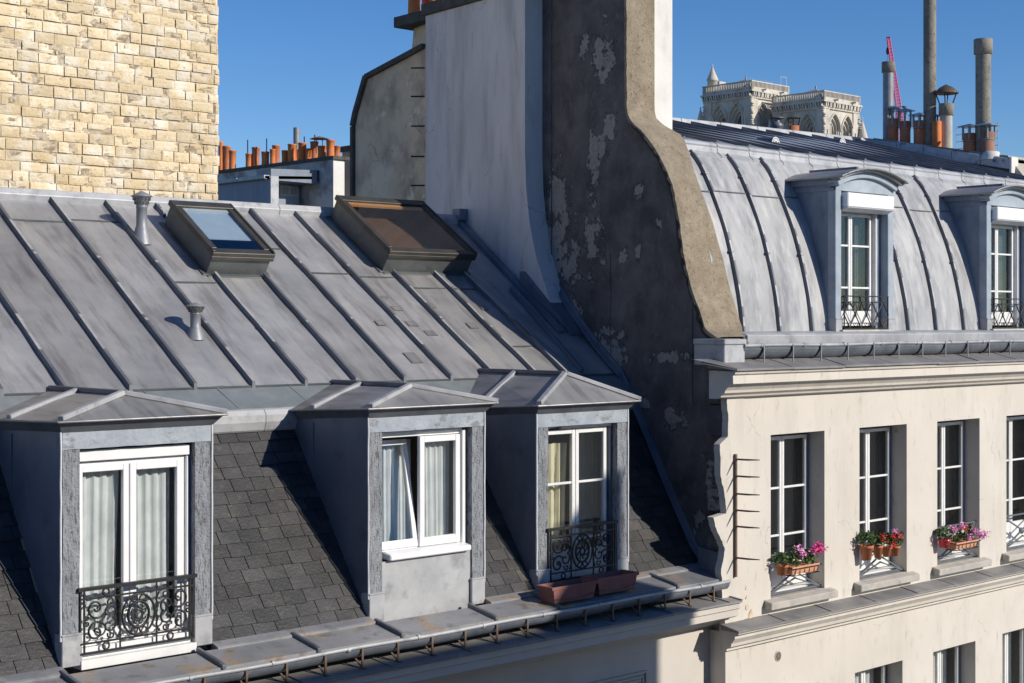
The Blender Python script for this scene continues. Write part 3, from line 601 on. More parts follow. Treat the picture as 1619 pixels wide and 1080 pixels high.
vent((224, 380), (221, 302), .062, 1); vent((309, 530), (309, 478), .055, 1)
# flashing along the party wall and the stack
fp = MB(); UU = V((0, 1, RS))
ff_ = [onX(a_, b_, XPA, XPB) for a_, b_ in ((884, 452), (905, 488), (945, 545), (985, 592), (1020, 672), (1062, 775), (1100, 862), (1142, 925))]
fm = MB()
for a_, b_ in zip(ff_[:-1], ff_[1:]):
    up_ = V((0, -.03, .045)); fm.prism([a_ + V((-.03, 0, 0)), b_ + V((-.03, 0, 0)), b_ + up_ + V((-.03, 0, 0)), a_ + up_ + V((-.03, 0, 0))], (.04, 0, 0))
    fm.prism([a_ + V((-.09, 0, -.03)), b_ + V((-.09, 0, -.03)), b_ + V((-.02, 0, .0)), a_ + V((-.02, 0, .0))], (0, -.0, .02))
fm.build('wall_flashing', M['cheek'], left)
fp.prism([(14.42, 14.30, zr(14.30) - .03), (14.42, 14.28, zr(14.28) + .05), (14.42, 14.55, zr(14.55) + .13), (14.42, 15.26, zr(15.26) + .22), (14.42, 15.26, zr(15.26) - .03)], (.5, 0, 0))
fp.obox(V((14.12, 11.55, -3.0)), V((.09, 0, 0)), V((.06, .4, .04)), V((0, 0, .3)))
fp.beam((14.30, 14.35, zr(14.35)), (14.58, 16.68, zr(16.68)), .10, .05, RN)
fp.beam((13.93, 13.62, zr(13.62)), (14.2, 15.2, zr(15.2)), .05, .05, RN)
fp.obox(V((14.5, 16.58, 1.42)), (.18, 0, 0), (0, .15, 0), (0, 0, .16))
fp.build('wall_flashing', M['cheek'], left)

# ------------------------------------------------------------------ dormers
def dormer(idx, xl, xr, zb, ze, apex, fall, lab):
    d = empty('dormer', ((xl + xr) / 2, 12, zb), None, None, None, left); d['label'] = lab
    yf = 12.0
    yb = lambda z: 12 + (z + 2.93) / SL               # slate plane depth at height z
    # cheeks
    ztb = ze - fall
    for x, t in ((xl, .03), (xr - .03, .03)):
        ck = MB(); ck.prism([(x, yf + .02, zb), (x, yf + .02, ze), (x, 13.28, ztb), (x, 13.28, -1.05)], (t, 0, 0))
        if x == xl: ck.box(x - .012, x - .001, 12.9, 12.93, -1.45, ztb - .02)
        ck.build('cheek', M['cheek'], d)
    # dormer interior
    room(d, xl + .031, xr - .031, yf + .16, 13.22, -3.0, ztb - .02)
    # timber frame
    pw = .165; lh = .15
    for x in (xl + .012, xr - pw + .0):
        b = MB(); n = 9; pts = []
        for s_ in (0, 1):
            pass
        x0, x1 = x, x + pw - .012
        seg = [zb + .0 + (ze - lh - zb) * i / n for i in range(n + 1)]
        jl = [random.uniform(-.004, .004) for _ in seg]; 
        for i in range(n): b.prism([(x0 + jl[i], yf, seg[i]), (x1 + jl[i] * .7, yf, seg[i]), (x1 + jl[i + 1] * .7, yf, seg[i + 1]), (x0 + jl[i + 1], yf, seg[i + 1])], (0, .15, 0))
        b.build('post', M['wood'], d)
        bt = MB(); bt.box(x - .014, x + pw + .004, yf - .018, yf + .12, zb - .02, zb + .25); bt.box(x - .02, x + pw + .01, yf - .024, yf + .1, zb + .235, zb + .255); bt.build('post_shoe', M['zinc_l'], d, bevel=.006)
    b = MB(); n = 12; X0, X1 = xl + .008, xr - .008
    for i in range(n):
        a0, a1 = X0 + (X1 - X0) * i / n, X0 + (X1 - X0) * (i + 1) / n; s0, s1 = [.006 * noise.noise(V((k * .7, idx * 5, 0))) for k in (i, i + 1)]
        b.prism([(a0, yf - .006, ze - lh + s0), (a1, yf - .006, ze - lh + s1), (a1, yf - .006, ze), (a0, yf - .006, ze)], (0, .16, 0))
    b.build('lintel', M['paint'], d)
    for x_ in (xl - .006, xr + .006):
        one('tube', [(x_ + random.uniform(-.003, .003), yf - .002, zb + .2 + (ze - zb - .2) * i / 12) for i in range(13)], .011, 6).build('edge_trim', M['trim'], d)
    for x_ in (xl + .09, xr - .08):
        for zz_ in (zb + .5, zb + 1.1, ze - .25, ze - .07): one('lathe', [(.009, 0), (.006, .005), (.001, .006)], (x_ + random.uniform(-.03, .03), yf + .001, zz_), 8, (0, -1, 0)).build('nail_head', M['rust'], d)
    # fascia
    ol, orr = .075, .10; fy = yf - .10
    fc = MB()
    fc.prism([(xl - .01, yf + .02, ze), (xl - ol + .01, fy + .02, ze + .085), (xr + orr - .02, fy + .02, ze + .085), (xr + .01, yf + .02, ze)], (0, .04, .0))
    fc.raw([(xl - .008, yf - .012, ze - .005), (xr + .008, yf - .012, ze - .005), (xr + orr - .012, fy + .012, ze + .09), (xl - ol + .012, fy + .012, ze + .09), (xl - .008, yf + .1, ze - .005), (xr + .008, yf + .1, ze - .005), (xr + orr - .012, yf + .1, ze + .09), (xl - ol + .012, yf + .1, ze + .09)],
           [(0, 1, 2, 3), (4, 7, 6, 5), (0, 3, 7, 4), (1, 5, 6, 2), (0, 4, 5, 1), (3, 2, 6, 7)])
    for sx, xa, xb in ((-1, xl, xl - ol + .012), (1, xr, xr + orr - .012)):
        fc.raw([(xa, yf + .1, ze - .005), (xb, yf + .1, ze + .09), (xb, 13.25, ze + .09 - fall), (xa, 13.25, ze - .005 - fall), (xa - sx * .03, yf + .1, ze + .085), (xa - sx * .03, 13.25, ze + .085 - fall)],
               [(0, 1, 2, 3), (0, 3, 5, 4), (1, 4, 5, 2), (0, 4, 1), (3, 2, 5)])
    fc.build('fascia', M['cheek'] if False else M['zinc_b'], d)
    # hipped zinc roof
    E = ze + .095; el, er = xl - ol, xr + orr; cx = (el + er) / 2; ay = 12.3
    hz = apex; yR = 13.6 + (hz - zr(13.6)) / RS
    yE = 13.27
    A = V((cx, ay, hz)); Bk = V((cx, yR + .03, hz)); FL = V((el, fy, E)); FR = V((er, fy, E)); BL = V((el, yE, E - fall)); BR = V((er, yE, E - fall))
    BL2, BR2 = V((el + .2, 13.5, zr(13.5))), V((er - .2, 13.5, zr(13.5)))
    rf = MB(); T = V((0, 0, -.018))
    rf.prism([FL, FR, A], T)
    rf.prism([FL, A, Bk, BL], T); rf.prism([FR, BR, Bk, A], T)
    # eaves bead
    rf.tube([FL + V((-.01, 0, -.008)), FL + V((0, -.008, -.008)), FR + V((0, -.008, -.008))], .012, 6); rf.tube([FL + V((-.006, 0, -.008)), BL + V((-.006, 0, -.008))], .012, 6); rf.tube([FR + V((.006, 0, -.008)), BR + V((.006, 0, -.008))], .012, 6)
    r = rf.build('dormer_roof', M['zinc'], d)
    bt = lambda a, b_, nm='hip_batten', m='zinc_l': one('beam', a, b_, .06, .045, (0, 0, 1), -.006).build(nm, M[m], r, bevel=.007)
    bt(FL + (FL - A).normalized() * -.03, A); bt(FR + (FR - A).normalized() * -.0, A + V((.01, 0, 0))); bt(A + V((0, .02, .0)), Bk, 'ridge_batten', 'zinc_b')
    yk = 12.95; rid = V((cx, yk + .15, hz)); eav = V((el + .02, yk - .1, E - fall * .6))
    bt(eav, rid, 'side_batten'); eav2 = V((er - .02, yk - .1, E - fall * .6)); bt(eav2, rid, 'side_batten')
    return d
def leafs(parent, x0, x1, z0, z1, y, w, name='sash', m='white', mid=None, bot=None):
    mb = MB(); rectframe(mb, x0, x1, z0, z1, y, y + .045, w, bot or w)
    if mid:
        for z in mid: mb.box(x0 + w, x1 - w, y + .006, y + .04, z - .013, z + .013)
    s_ = mb.build(name, M[m], parent, bevel=.004); return s_
LABS = ['left dormer with white double window behind a black scrolled railing', 'middle dormer with one sash tilted open and no railing', 'right dormer with old two-pane sashes, lower part in shade']
# D1 -------------------------------------------------
def vz(px, py, Y): return onY(px, py, Y).z
D = []
ZB = [-2.86, -2.90, -2.92]; ZE = [vz(97, 683, 12), vz(583, 660, 12), vz(849, 654, 12)]
APX = [-.645, -.672, -.60]
for i in range(3): D.append(dormer(i, DX[i][0], DX[i][1], ZB[i], ZE[i], APX[i], (.04, .07, .08)[i], LABS[i]))
# window of dormer 1
d = D[0]; xl, xr = DX[0]; a, b = xl + .165, xr - .165; yw = 12.10
ztop = ZE[0] - .15
mb = MB(); xw1 = xY(296, 12.1)
mb.box(a + .0, xw1, yw - .045, yw + .06, ztop - .115, ztop - .02); mb.build('shutter_box', M['white'], d, bevel=.006)
mb = MB(); rectframe(mb, a - .02, xw1 - .02, ZB[0] + .10, ztop - .125, yw + .0, yw + .06, .045); mb.box(xw1 - .025, xw1 - .0, yw - .03, yw + .06, ZB[0] + .1, ztop - .125); mb.box(a, xw1, yw - .07, yw + .04, ZB[0] + .02, ZB[0] + .11); fr = mb.build('window_frame', M['white'], d, bevel=.004)
xm = xY(203, 12.1)
leafs(d, a + .02, xm, ZB[0] + .15, ztop - .155, yw - .012, .055, bot=.09); leafs(d, xm + .004, xw1 - .055, ZB[0] + .15, ztop - .155, yw - .022, .062, bot=.09)
for x0, x1 in ((a + .07, xm - .05), (xm + .06, xw1 - .11)): one('box', x0, x1, yw + .012, yw + .018, ZB[0] + .2, ztop - .2).build('pane', M['glass'], d)
one('box', xw1, b + .01, yw - .03, yw + .05, ZB[0], ztop + .01).build('reveal_panel', M['cheek'], d)
scroll_railing(d, a - .005, xY(307, 11.99), -2.80, -2.235, 11.99, M['iron'])
sb_ = MB(); sb_.box(a - .0, b + .0, 11.97, 12.12, ZB[0] - .06, ZB[0] + .02); sb_.build('window_sill', M['white_old'], d, bevel=.004)
curtain(xY(124, 12.2), xY(190, 12.2), ZB[0] + .1, ztop - .2, 12.2, 'curtain', 'sheer pale green curtain hanging in the left half of the left dormer window', .018, 4, .12, seed=1)
curtain(xY(206, 12.2), xY(268, 12.2), ZB[0] + .1, ztop - .18, 12.2, 'curtain', 'straight sheer pale green curtain in the right half of the left dormer window', .02, 4, 0, seed=3)
# dormer 2
d = D[1]; xl, xr = DX[1]; a, b = xl + .16, xr - .165; ztop = ZE[1] - .15
xw1 = xY(731, 12.1); zsill = vz(615, 884, 12.08)
mb = MB(); rectframe(mb, a - .02, xw1 + .01, zsill + .07, ztop - .03, yw + .0, yw + .06, .04, .05); mb.box(xw1 - .03, xw1 + .012, yw - .035, yw + .06, zsill + .05, ztop - .03); mb.box(a - .01, xw1 - .03, yw - .03, yw + .02, ztop - .035, ztop - .01); mb.build('window_frame', M['white'], d, bevel=.004)
xm = xY(661, 12.1)
leafs(d, xm, xw1 - .055, zsill + .085, ztop - .075, yw - .03, .062, bot=.085)
one('box', xm + .06, xw1 - .11, yw, yw + .006, zsill + .15, ztop - .13).build('pane', M['glass'], d)
# tilted sash: hinged at the foot, its head leans into the room
tl = MB(); X0, X1 = a + .005, xm - .015; zz0 = zsill + .095; H = ztop - .09 - zz0; th_ = R_(10); up = V((0, math.sin(th_), math.cos(th_))); dp = V((0, math.cos(th_), -math.sin(th_)))
o = V((X0, yw - .02, zz0)); Wd = X1 - X0; fw_ = .055
tl.obox(o, (Wd, 0, 0), dp * .05, up * .08); tl.obox(o + up * (H - fw_), (Wd, 0, 0), dp * .05, up * fw_); tl.obox(o + up * .08, (fw_, 0, 0), dp * .05, up * (H - fw_ - .08)); tl.obox(o + V((Wd - fw_, 0, 0)) + up * .08, (fw_, 0, 0), dp * .05, up * (H - fw_ - .08))
tl.build('tilted_sash', M['white'], d, bevel=.004)
one('obox', o + V((fw_, 0, 0)) + up * .08 + dp * .02, (Wd - 2 * fw_, 0, 0), dp * .006, up * (H - fw_ - .08)).build('pane', M['glass'], d)
mb = MB(); sx_ = xY(618, 11.96); mb.prism([(sx_, 11.96, zsill + .0), (sx_, 11.96, zsill + .055), (sx_, 12.10, zsill + .08), (sx_, 12.12, zsill + .0)], (xY(746, 11.96) - sx_, 0, 0)); mb.build('window_sill', M['white'], d, bevel=.01)
one('box', a - .01, b + .01, 12.02, 12.05, ZB[1] - .05, zsill - .01).build('breast_panel', M['zinc_l'], d)
one('box', xw1 + .005, b + .01, yw - .02, yw + .05, zsill, ztop + .01).build('reveal_panel', M['cheek'], d)
curtain(xY(604, 12.36), xY(650, 12.36), zsill + .1, ztop - .12, 12.36, 'curtain', 'pleated pale green curtain behind the tilted sash of the middle dormer', .014, 6, 0, seed=4)
curtain(xY(664, 12.2), xY(709, 12.2), zsill + .1, ztop - .1, 12.2, 'curtain', 'pleated pale green curtain behind the closed sash of the middle dormer', .014, 6, 0, seed=5)
# dormer 3
d = D[2]; xl, xr = DX[2]; a, b = xl + .16, xr - .165; ztop = ZE[2] - .14; yw = 12.13
xw1 = xY(957, yw); xm = xY(908, yw)
mb = MB(); rectframe(mb, a - .02, xw1 + .03, ZB[2] + .05, ztop - .0, yw + .02, yw + .06, .045); mb.box(a + .3, xw1 + .04, yw - .06, yw + .02, ztop - .05, ztop - .015); mb.build('window_frame', M['white_old'], d, bevel=.003)
zm = vz(900, 763, yw)
for x0, x1 in ((a - .01, xm - .004), (xm + .004, xw1)):
    leafs(d, x0, x1, ZB[2] + .1, ztop - .06, yw - .02, .05, m='white_old', mid=[zm, zm - .62], bot=.3)
    one('box', x0 + .05, x1 - .05, yw, yw + .005, ZB[2] + .3, ztop - .1).build('pane', M['glass_d'], d)
one('box', xw1 + .03, b + .01, yw - .05, yw + .05, ZB[2], ztop + .01).build('reveal_panel', M['cheek'], d)
mb = MB(); dx0, dx1 = xY(915, 12.42), 12.97; mb.box(dx0, dx1, 12.42, 12.45, -2.95, ztop - .12)
for z0, z1 in ((-2.85, -2.2), (-2.1, -1.75), (-1.68, -1.3)): rectframe(mb, dx0 + .08, dx1 - .08, z0, z1, 12.405, 12.42, .018)
mb.build('inner_door', M['door'], d)
scroll_railing(d, a - .005, xY(973, 11.99), -2.82, -2.235, 11.99, M['iron'])
curtain(xY(862, 12.26), xY(894, 12.26), ZB[2] + .1, ztop - .22, 12.26, 'curtain_y', 'cream curtain gathered at the left of the right dormer window', .03, 3, .1, seed=6)
mb = MB(); mb.box(xl + .1, xr - .1, 11.9, 12.14, ZB[2] - .06, ZB[2] + .03); mb.build('window_sill', M['zinc_l'], d)
# loose wire cowl etc. : two clay troughs on the ledge
def trough(x0, x1, y0, y1, z0, h, lab, rot=0.):
    t = empty('flower_trough', ((x0 + x1) / 2, (y0 + y1) / 2, z0), lab, 'planter', 'empty clay troughs on the ledge')
    cx, cy = (x0 + x1) / 2, (y0 + y1) / 2; W, Dp = x1 - x0, y1 - y0
    def ring(s, z): return [V((cx - W / 2 * s - (s - 1) * 0, cy - Dp / 2 * s, z)), V((cx + W / 2 * s, cy - Dp / 2 * s, z)), V((cx + W / 2 * s, cy + Dp / 2 * s, z)), V((cx - W / 2 * s, cy + Dp / 2 * s, z))]
    L = [ring(.86, z0), ring(.95, z0 + h * .8), ring(1.02, z0 + h * .81), ring(1.04, z0 + h), ring(.95, z0 + h), ring(.9, z0 + h * .72)]
    mb = MB()
    for A, B in zip(L[:-1], L[1:]):
        for k in range(4): mb.face([A[k], A[(k + 1) % 4], B[(k + 1) % 4], B[k]])
    mb.face(L[0][::-1]); b_ = mb.build('trough', M['trough'], t, bevel=.004)
    s_ = MB(); g_ = [[(cx - W * .45 + W * .9 * i / 8, cy - Dp * .45 + Dp * .9 * j / 4, z0 + h * .72 + .012 * noise.noise(V((i, j, x0 * 9)))) for i in range(9)] for j in range(5)]; s_.grid(g_); s_.build('soil', M['soil'], t)
    m = MB(); m.tube([(x0 + .02, y0 + .0, z0 + h * .3), (cx, y0 - .012, z0 + h * .12), (x1 - .02, y0, z0 + h * .32)], .004, 4); m.build('wire_tie', M['rust'], t)
p = onY(872, 955, 11.55); q = onY(944, 945, 11.55); r2 = onY(1006, 932, 11.58)
trough(p.x, q.x - .01, 11.53, 11.77, p.z - .005, .175, 'left one of the two empty red clay troughs below the right dormer'); trough(q.x + .01, r2.x, 11.55, 11.79, p.z + .005, .18, 'right one of the two empty red clay troughs below the right dormer')

# ================================================================== YELLOW BRICK GABLE BEHIND
bw = empty('brick_wall', (9, 18.6, GZ), 'tall yellow stone brick wall behind the zinc roof', 'wall')
YB = 18.5; XB1 = xY(346, YB); one('box', 3.4, XB1 - .03, YB + .024, YB + .9, GZ, 6.2).build('wall_core', M['mortar'], bw)
br = MB(); z = -.6; row = 0
while z < 6.15:
    h = .128 + random.uniform(-.012, .01); x = 3.5 + random.uniform(-.3, 0)
    while x < XB1 - .02:
        wd = random.choice((.26, .3, .33, .34, .36, .17, .22)) + random.uniform(-.02, .02); x1 = min(x + wd, XB1 + random.uniform(-.012, .012))
        if x1 - x > .05:
            br.rv = random.random(); j = lambda s=.006: random.uniform(-s, s); y = YB + random.uniform(-.004, .012); zz = z + .010 * math.sin(x * 1.3 + row)
            n, m_ = 6, 4; ga = []
            for q in range(m_ + 1):
                rw = []
                for i in range(n + 1):
                    u_, v_ = i / n, q / m_; ed = min(u_, 1 - u_) * (x1 - x), min(v_, 1 - v_) * h
                    e = min(ed); nn = noise.noise(V((x + u_ * .3, row * .7 + v_ * .15, 3)) * 6)
                    yy = y + (.007 if e < .001 else 0) + .005 * nn + (.024 if nn > .36 else 0)
                    rw.append((x + (x1 - x) * u_ + (j(.004) if 0 < i < n else 0), yy, zz + h * v_ + .005 * noise.noise(V((x * 3 + u_, row, v_)))))
                ga.append(rw)
            br.grid(ga, smooth=False)
        x = x1 + .012
    z += h + .010; row += 1
br.build('brick_facing', M['brick'], bw, recalc=False)
eb = MB(); z = -.6
while z < 6.1:
    eb.rv = random.random(); eb.obox((XB1 - .05, YB + .03, z), (.05 + random.uniform(-.01, .012), 0, 0), (0, .8, 0), (0, 0, .13)); z += .14
eb.build('brick_edge', M['brick'], bw)
# ================================================================== PARTY WALL (dark side, cement coping)
PW = empty('party_wall', (14.5, 13, GZ), 'tall dark stained party wall with a curved cement coping between the two roofs', 'wall')
th = V((.44, -.0, 0))
prof_px = [(1136, 537), (1114, 521), (1109, 499), (1101, 478), (1093, 456), (1082, 408), (1077, 372), (1074, 349), (1066, 300), (1053, 268), (1039, 241), (1027, 223), (1015, 209), (1000, 196), (994, 184), (991, 170), (991, 102), (991, 54), (991, 0)]
right_px = [1176, 1172, 1166, 1160, 1153, 1142, 1132, 1126, 1108, 1097, 1090, 1084, 1077, 1050, 1037, 1034, 1034, 1034, 1034]
prof = [onX(a, b, XPA, XPB) for a, b in prof_px]
wid = [xY(r, p.y) - p.x for r, p in zip(right_px, prof)]
YT = prof[-1].y
top = V((XP(YT), YT, 5.4)); back = V((XP(17.7), 17.7, 5.4)); bb = V((XP(17.7), 17.7, GZ)); YF = 11.56; fb = V((XP(YF), YF, GZ)); ff = V((XP(YF), YF, -.25))
body = [fb, ff] + prof + [top, back, bb]
# subdivide the profile a little for an uneven edge
mb = MB(); mb.prism(body, th + V((-.03, 0, 0)))
mb.build('wall_body', M['dark'], PW)
cp = MB(); sm_ = prof[:-1] + [V((prof[-1].x, prof[-1].y, 5.4))]
gs = []
n_ = len(sm_)
fine = []
for i in range(n_ - 1):
    L_ = (sm_[i + 1] - sm_[i]).length; k_ = max(1, int(L_ / .06))
    fine += [(sm_[i].lerp(sm_[i + 1], k / k_), wid[i] + (wid[i + 1] - wid[i]) * k / k_) for k in range(k_)]
fine.append((sm_[-1], wid[-1])); fw2 = [q[1] for q in fine]; fine = [q[0] for q in fine]
for _ in range(1): fine = [fine[0]] + [fine[i] * .5 + (fine[i - 1] + fine[i + 1]) * .25 for i in range(1, len(fine) - 1)] + [fine[-1]]
for i, p in enumerate(fine):
    t = (fine[min(i + 1, len(fine) - 1)] - fine[max(i - 1, 0)]).normalized(); nn = V((0, -t.z, t.y)); nn = nn if nn.y < 0 or nn.z > 0 else -nn
    if nn.z < 0 and nn.y > 0: nn = -nn
    r1 = noise.noise(p * 4) * .008 + noise.noise(p * 23) * .014; w_ = fw2[i]
    left_e = p + V((-.025 + r1, 0, 0)); 
    inn = p - nn * (.035 + .02 * noise.noise(p * 5 + V((3, 3, 3)))) + V((.0 + r1 * .3, 0, 0))
    gs.append([inn, left_e - nn * .02, left_e + nn * .02, p + V((.05, 0, 0)) + nn * .035, p + V((w_ - .03, 0, 0)) + nn * .035, p + V((w_, 0, 0)) + nn * .01, p + V((w_, 0, 0)) - nn * .12])
cp.grid(gs, smooth=False); cp.build('coping', M['coping'], PW)
be = MB(); ga = []
for i, p in enumerate(fine):
    if p.z > 2.75: break
    t = (fine[min(i + 1, len(fine) - 1)] - fine[max(i - 1, 0)]).normalized(); nn = V((0, -t.z, t.y))
    w2_ = (.05 + .07 * max(0, noise.noise(p * 3.1)) + .035 * noise.noise(p * 13)) * min(1, (2.75 - p.z) / .5) + .012
    ga.append([p + V((-.022, 0, 0)) + nn * .0, p + V((-.026, 0, 0)) - nn * (w2_ * .5), p + V((-.004, 0, 0)) - nn * w2_])
be.grid(ga, (.02, 0, 0), smooth=False); be.build('ragged_shade_edge', M['edge_shade'], PW)  # overhang shadow of the coping, drawn as a dark ragged strip
# ragged masonry toothing of the front edge
tb = MB()
for (px, py0, py1, out) in ((1152, 600, 640, .03), (1150, 640, 690, .05), (1140, 705, 740, .09), (1140, 742, 772, .07), (1144, 774, 812, .10), (1130, 818, 846, .12), (1138, 848, 880, .08), (1140, 880, 912, .05)):
    z0, z1 = onY(px, py1, 11.5).z, onY(px, py0, 11.5).z; o = V((XP(YF) - .03 - .02 * random.random(), 11.56 - out * .4, z0))
    tb.raw([o + V((random.uniform(-.01, .01), random.uniform(-.015, .015), 0)) + V(q) for q in ((0, 0, 0), (.15, 0, .0), (.15, .3, 0), (0, .3, .01), (.0, .0, z1 - z0 - .01), (.15, 0, z1 - z0), (.15, .3, z1 - z0), (0.01, .3, z1 - z0 - .02))], [(0, 3, 2, 1), (4, 5, 6, 7), (0, 1, 5, 4), (1, 2, 6, 5), (2, 3, 7, 6), (3, 0, 4, 7)])
tb.build('toothing', M['dark'], PW)
cb_ = MB(); z0 = onY(1150, 578, 11.45).z; z1 = onY(1150, 541, 11.45).z; xa = onY(1139, 560, 11.5).x
cb_.box(xa, xY(1177, 11.45), 11.44, 11.9, z0, z1 + .02); cb_.box(xa - .02, xY(1177, 11.45) + .01, 11.42, 11.9, z1 - .03, z1 + .035); cb_.build('zinc_end_block', M['zinc_l'], PW, bevel=.01)
for (px, y0) in ((871, 60),):
    pass
cr = MB()
cr.tube([onX(872, a, XPA - .006, XPB) for a in (-120, 60, 200, 300, 420, 520)], .008, 4)
cr.tube([onX(964 + (a % 3), a, XPA - .004, XPB) for a in (400, 430, 470, 510, 560, 600)], .005, 4)
cr.tube([onX(1095 + (a % 2), a, XPA - .004, XPB) for a in (482, 520, 560, 600, 640)], .005, 4)
cr.build('cracks_and_cable', M['slab'], PW)
# white chimney breast of the right house, rising beside the coping
wp = MB(); x0 = xY(1034, 13.45); x1 = xY(1063, 13.45); wp.box(x0 - .1, x1, 13.45, 14.3, 1.5, 5.4); wp.build('white_breast', M['pillar'], PW)

# ================================================================== GREY CHIMNEY STACK
A1, B1 = 14.47 - .1 * 14.66, .1
ST = empty('chimney_stack', (14.8, 16.3, 0), 'tall pale grey chimney stack with a dark slab and clay pots against the party wall', 'chimney')
f_ = [onX(*q, A1, B1) for q in ((888, 535), (880, 508), (871, 480), (858, 440), (846, 400), (837, 350), (832, 300), (830, 240))]
P_ = [f_[0]] + f_[1:] + [V((A1 + B1 * f_[-1].y, f_[-1].y, 4.48)), V((A1 + B1 * 17.64, 17.64, 4.48)), V((A1 + B1 * 17.64, 17.64, -.5)), V((A1 + B1 * 14.2, 14.2, -.9))]
s_ = MB(); s_.prism(P_, (.62, 0, 0)); s_.build('stack_body', M['stack'], ST)
s_ = MB(); s_.obox((A1 + B1 * 15.1 - .05, 15.1, 4.485), (.75, 0, 0), (.26, 2.6, 0), (0, 0, .17)); s_.build('cap_slab', M['slab'], ST, bevel=.01)
def pots_on(parent, pts, r, h, m='terra', tilt=0.02, nm='chimney_pot'):
    for p in pts:
        mb = MB(); mb.lathe(pot_prof(r, h * random.uniform(.95, 1.05)), p, 14, axis=(random.uniform(-tilt, tilt), random.uniform(-tilt, tilt), 1)); mb.build(nm, M[m], parent)
pots_on(ST, [V((15.05, 16.95, 4.65)), V((14.98, 16.45, 4.65)), V((14.9, 15.9, 4.65)), V((14.85, 15.4, 4.65))], .14, .6)
# stained gable behind the stack
GB = empty('gable_wall', (15, 18.5, GZ), 'stained beige gable wall with a dark coping behind the grey stack', 'wall')
gx = lambda px, py: onX(px, py, A1 + .06, B1)
pg = [gx(562, 340), gx(562, 200), gx(566, 180), gx(582, 124), gx(672, 76)]
pg = [V((pg[0].x, pg[0].y, GZ))] + pg[1:] + [V((A1 + .06 + B1 * 17.3, 17.3, pg[-1].z + .25)), V((A1 + .06 + B1 * 17.3, 17.3, GZ))]
m_ = MB(); m_.prism(pg, (.5, 0, 0)); m_.build('gable_body', M['gable'], GB)
m_ = MB()
for a, b in zip(pg[1:4], pg[2:5]): m_.beam(a + V((.22, 0, 0)), b + (b - a).normalized() * .02 + V((.22, 0, 0)), .56, .075, (0, -1, .01) if False else (0, .6, 1))
a, b = V((pg[1].x + .22, pg[1].y + .02, GZ)), pg[1] + V((.22, .02, 0)); m_.box(a.x - .27, a.x + .3, a.y, a.y + .06, GZ, b.z)
m_.build('gable_coping', M['slab'], GB)
m_ = MB(); e1 = gx(621, 100); e2 = gx(630, 47); yb_, yf_ = e1.y, 17.66
m_.prism([(e1.x + .3, e1.y, 3.5), (e2.x + .3, e2.y, 4.47), (e2.x + .1, 17.66, 4.47), (e2.x + .1, 17.66, 3.5)], (.5, 0, 0)); m_.build('upper_stack', M['gable'], GB)
m_ = MB(); m_.obox((e2.x - .02, 17.68, 4.46), (.82, 0, 0), (.05, e2.y - 17.52, 0), (0, 0, .16)); m_.build('cap_slab', M['slab'], GB, bevel=.01)
pots_on(GB, [V(tuple(onX(q, 20, 15.3))[:2] + (4.61,)) for q in (655, 698)], .105, .62, 'terra_o'); pots_on(GB, [V(tuple(onX(q, 20, 15.55))[:2] + (4.61,)) for q in (674, 685)], .075, .5)
for px, py in ((672, 107), (672, 152), (672, 199), (672, 247), (672, 293)):
    p = gx(px, py); m_ = MB(); ln = .55; m_.tube([p + V((.02, .0, 0)), p + V((-.13, .17, .0))], .012, 5); m_.build('climbing_rung', M['iron'], GB)

# ================================================================== RIGHT BUILDING
RB = empty('apartment_building', (20, 12, GZ), 'cream apartment building with curved zinc mansard and flower boxes', 'building')
XR0, XR1 = 14.27, 27.0; YW = 11.5
ops = []
UP = [(xY(1218.5, YW), 16.07), (16.82, 17.9), (18.64, 19.73), (20.46, 21.56), (22.3, 23.4)]
ZT, ZBm = -1.365, -3.33
for a, b in UP: ops.append((a, b, ZBm, ZT))
LO = [(14.9, 15.95), (16.72, 17.8), (18.54, 19.62), (20.35, 21.42), (22.2, 23.3)]
for a, b in LO: ops.append((a, b, -6.45, -4.47)); ops.append((a, b, -9.6, -7.6)); ops.append((a, b, -12.9, -10.8))
wf = MB(); wall_holes(wf, XR0 + .09, XR1, GZ, -.8, YW, ops, .33); wf.box(XR0 + .1, XR1, 11.86, 11.9, GZ, -6.6)
# broken left edge of the render
ed = [(1150, 628), (1151, 690), (1139, 703), (1138, 745), (1143, 770), (1147, 812), (1129, 818), (1134, 840), (1146, 866), (1141, 900), (1143, 960), (1147, 1000)]
el0 = [onY(a, b, YW - .012) for a, b in ed]; xr_ = XR0 + .2; el_ = []
for a, b in zip(el0[:-1], el0[1:]):
    k_ = max(1, int((b - a).length / .028))
    for q in range(k_): t_ = a.lerp(b, q / k_); el_.append(t_ + V((.026 * noise.noise(t_ * 5) + .010 * noise.noise(t_ * 21) + random.uniform(-.003, .003), 0, 0)))
el_.append(el0[-1])
for a, b in zip(el_[:-1], el_[1:]): wf.prism([(a.x, YW - .012, a.z), (xr_, YW - .012, a.z), (xr_, YW - .012, b.z), (b.x, YW - .012, b.z)], (0, .09, 0))
wf.prism([(el_[-1].x, YW - .012, GZ), (xr_, YW - .012, GZ), (xr_, YW - .012, el_[-1].z), (el_[-1].x, YW - .012, el_[-1].z)], (0, .24, 0))
wl = wf.build('front_wall', M['cream'], RB, recalc=True)
# return strip where the right house stands proud of the left one
one('box', XR0 - .06, XR0 + .02, 11.505, 11.76, GZ, -3.5).build('wall_return', M['cream_l'], RB)
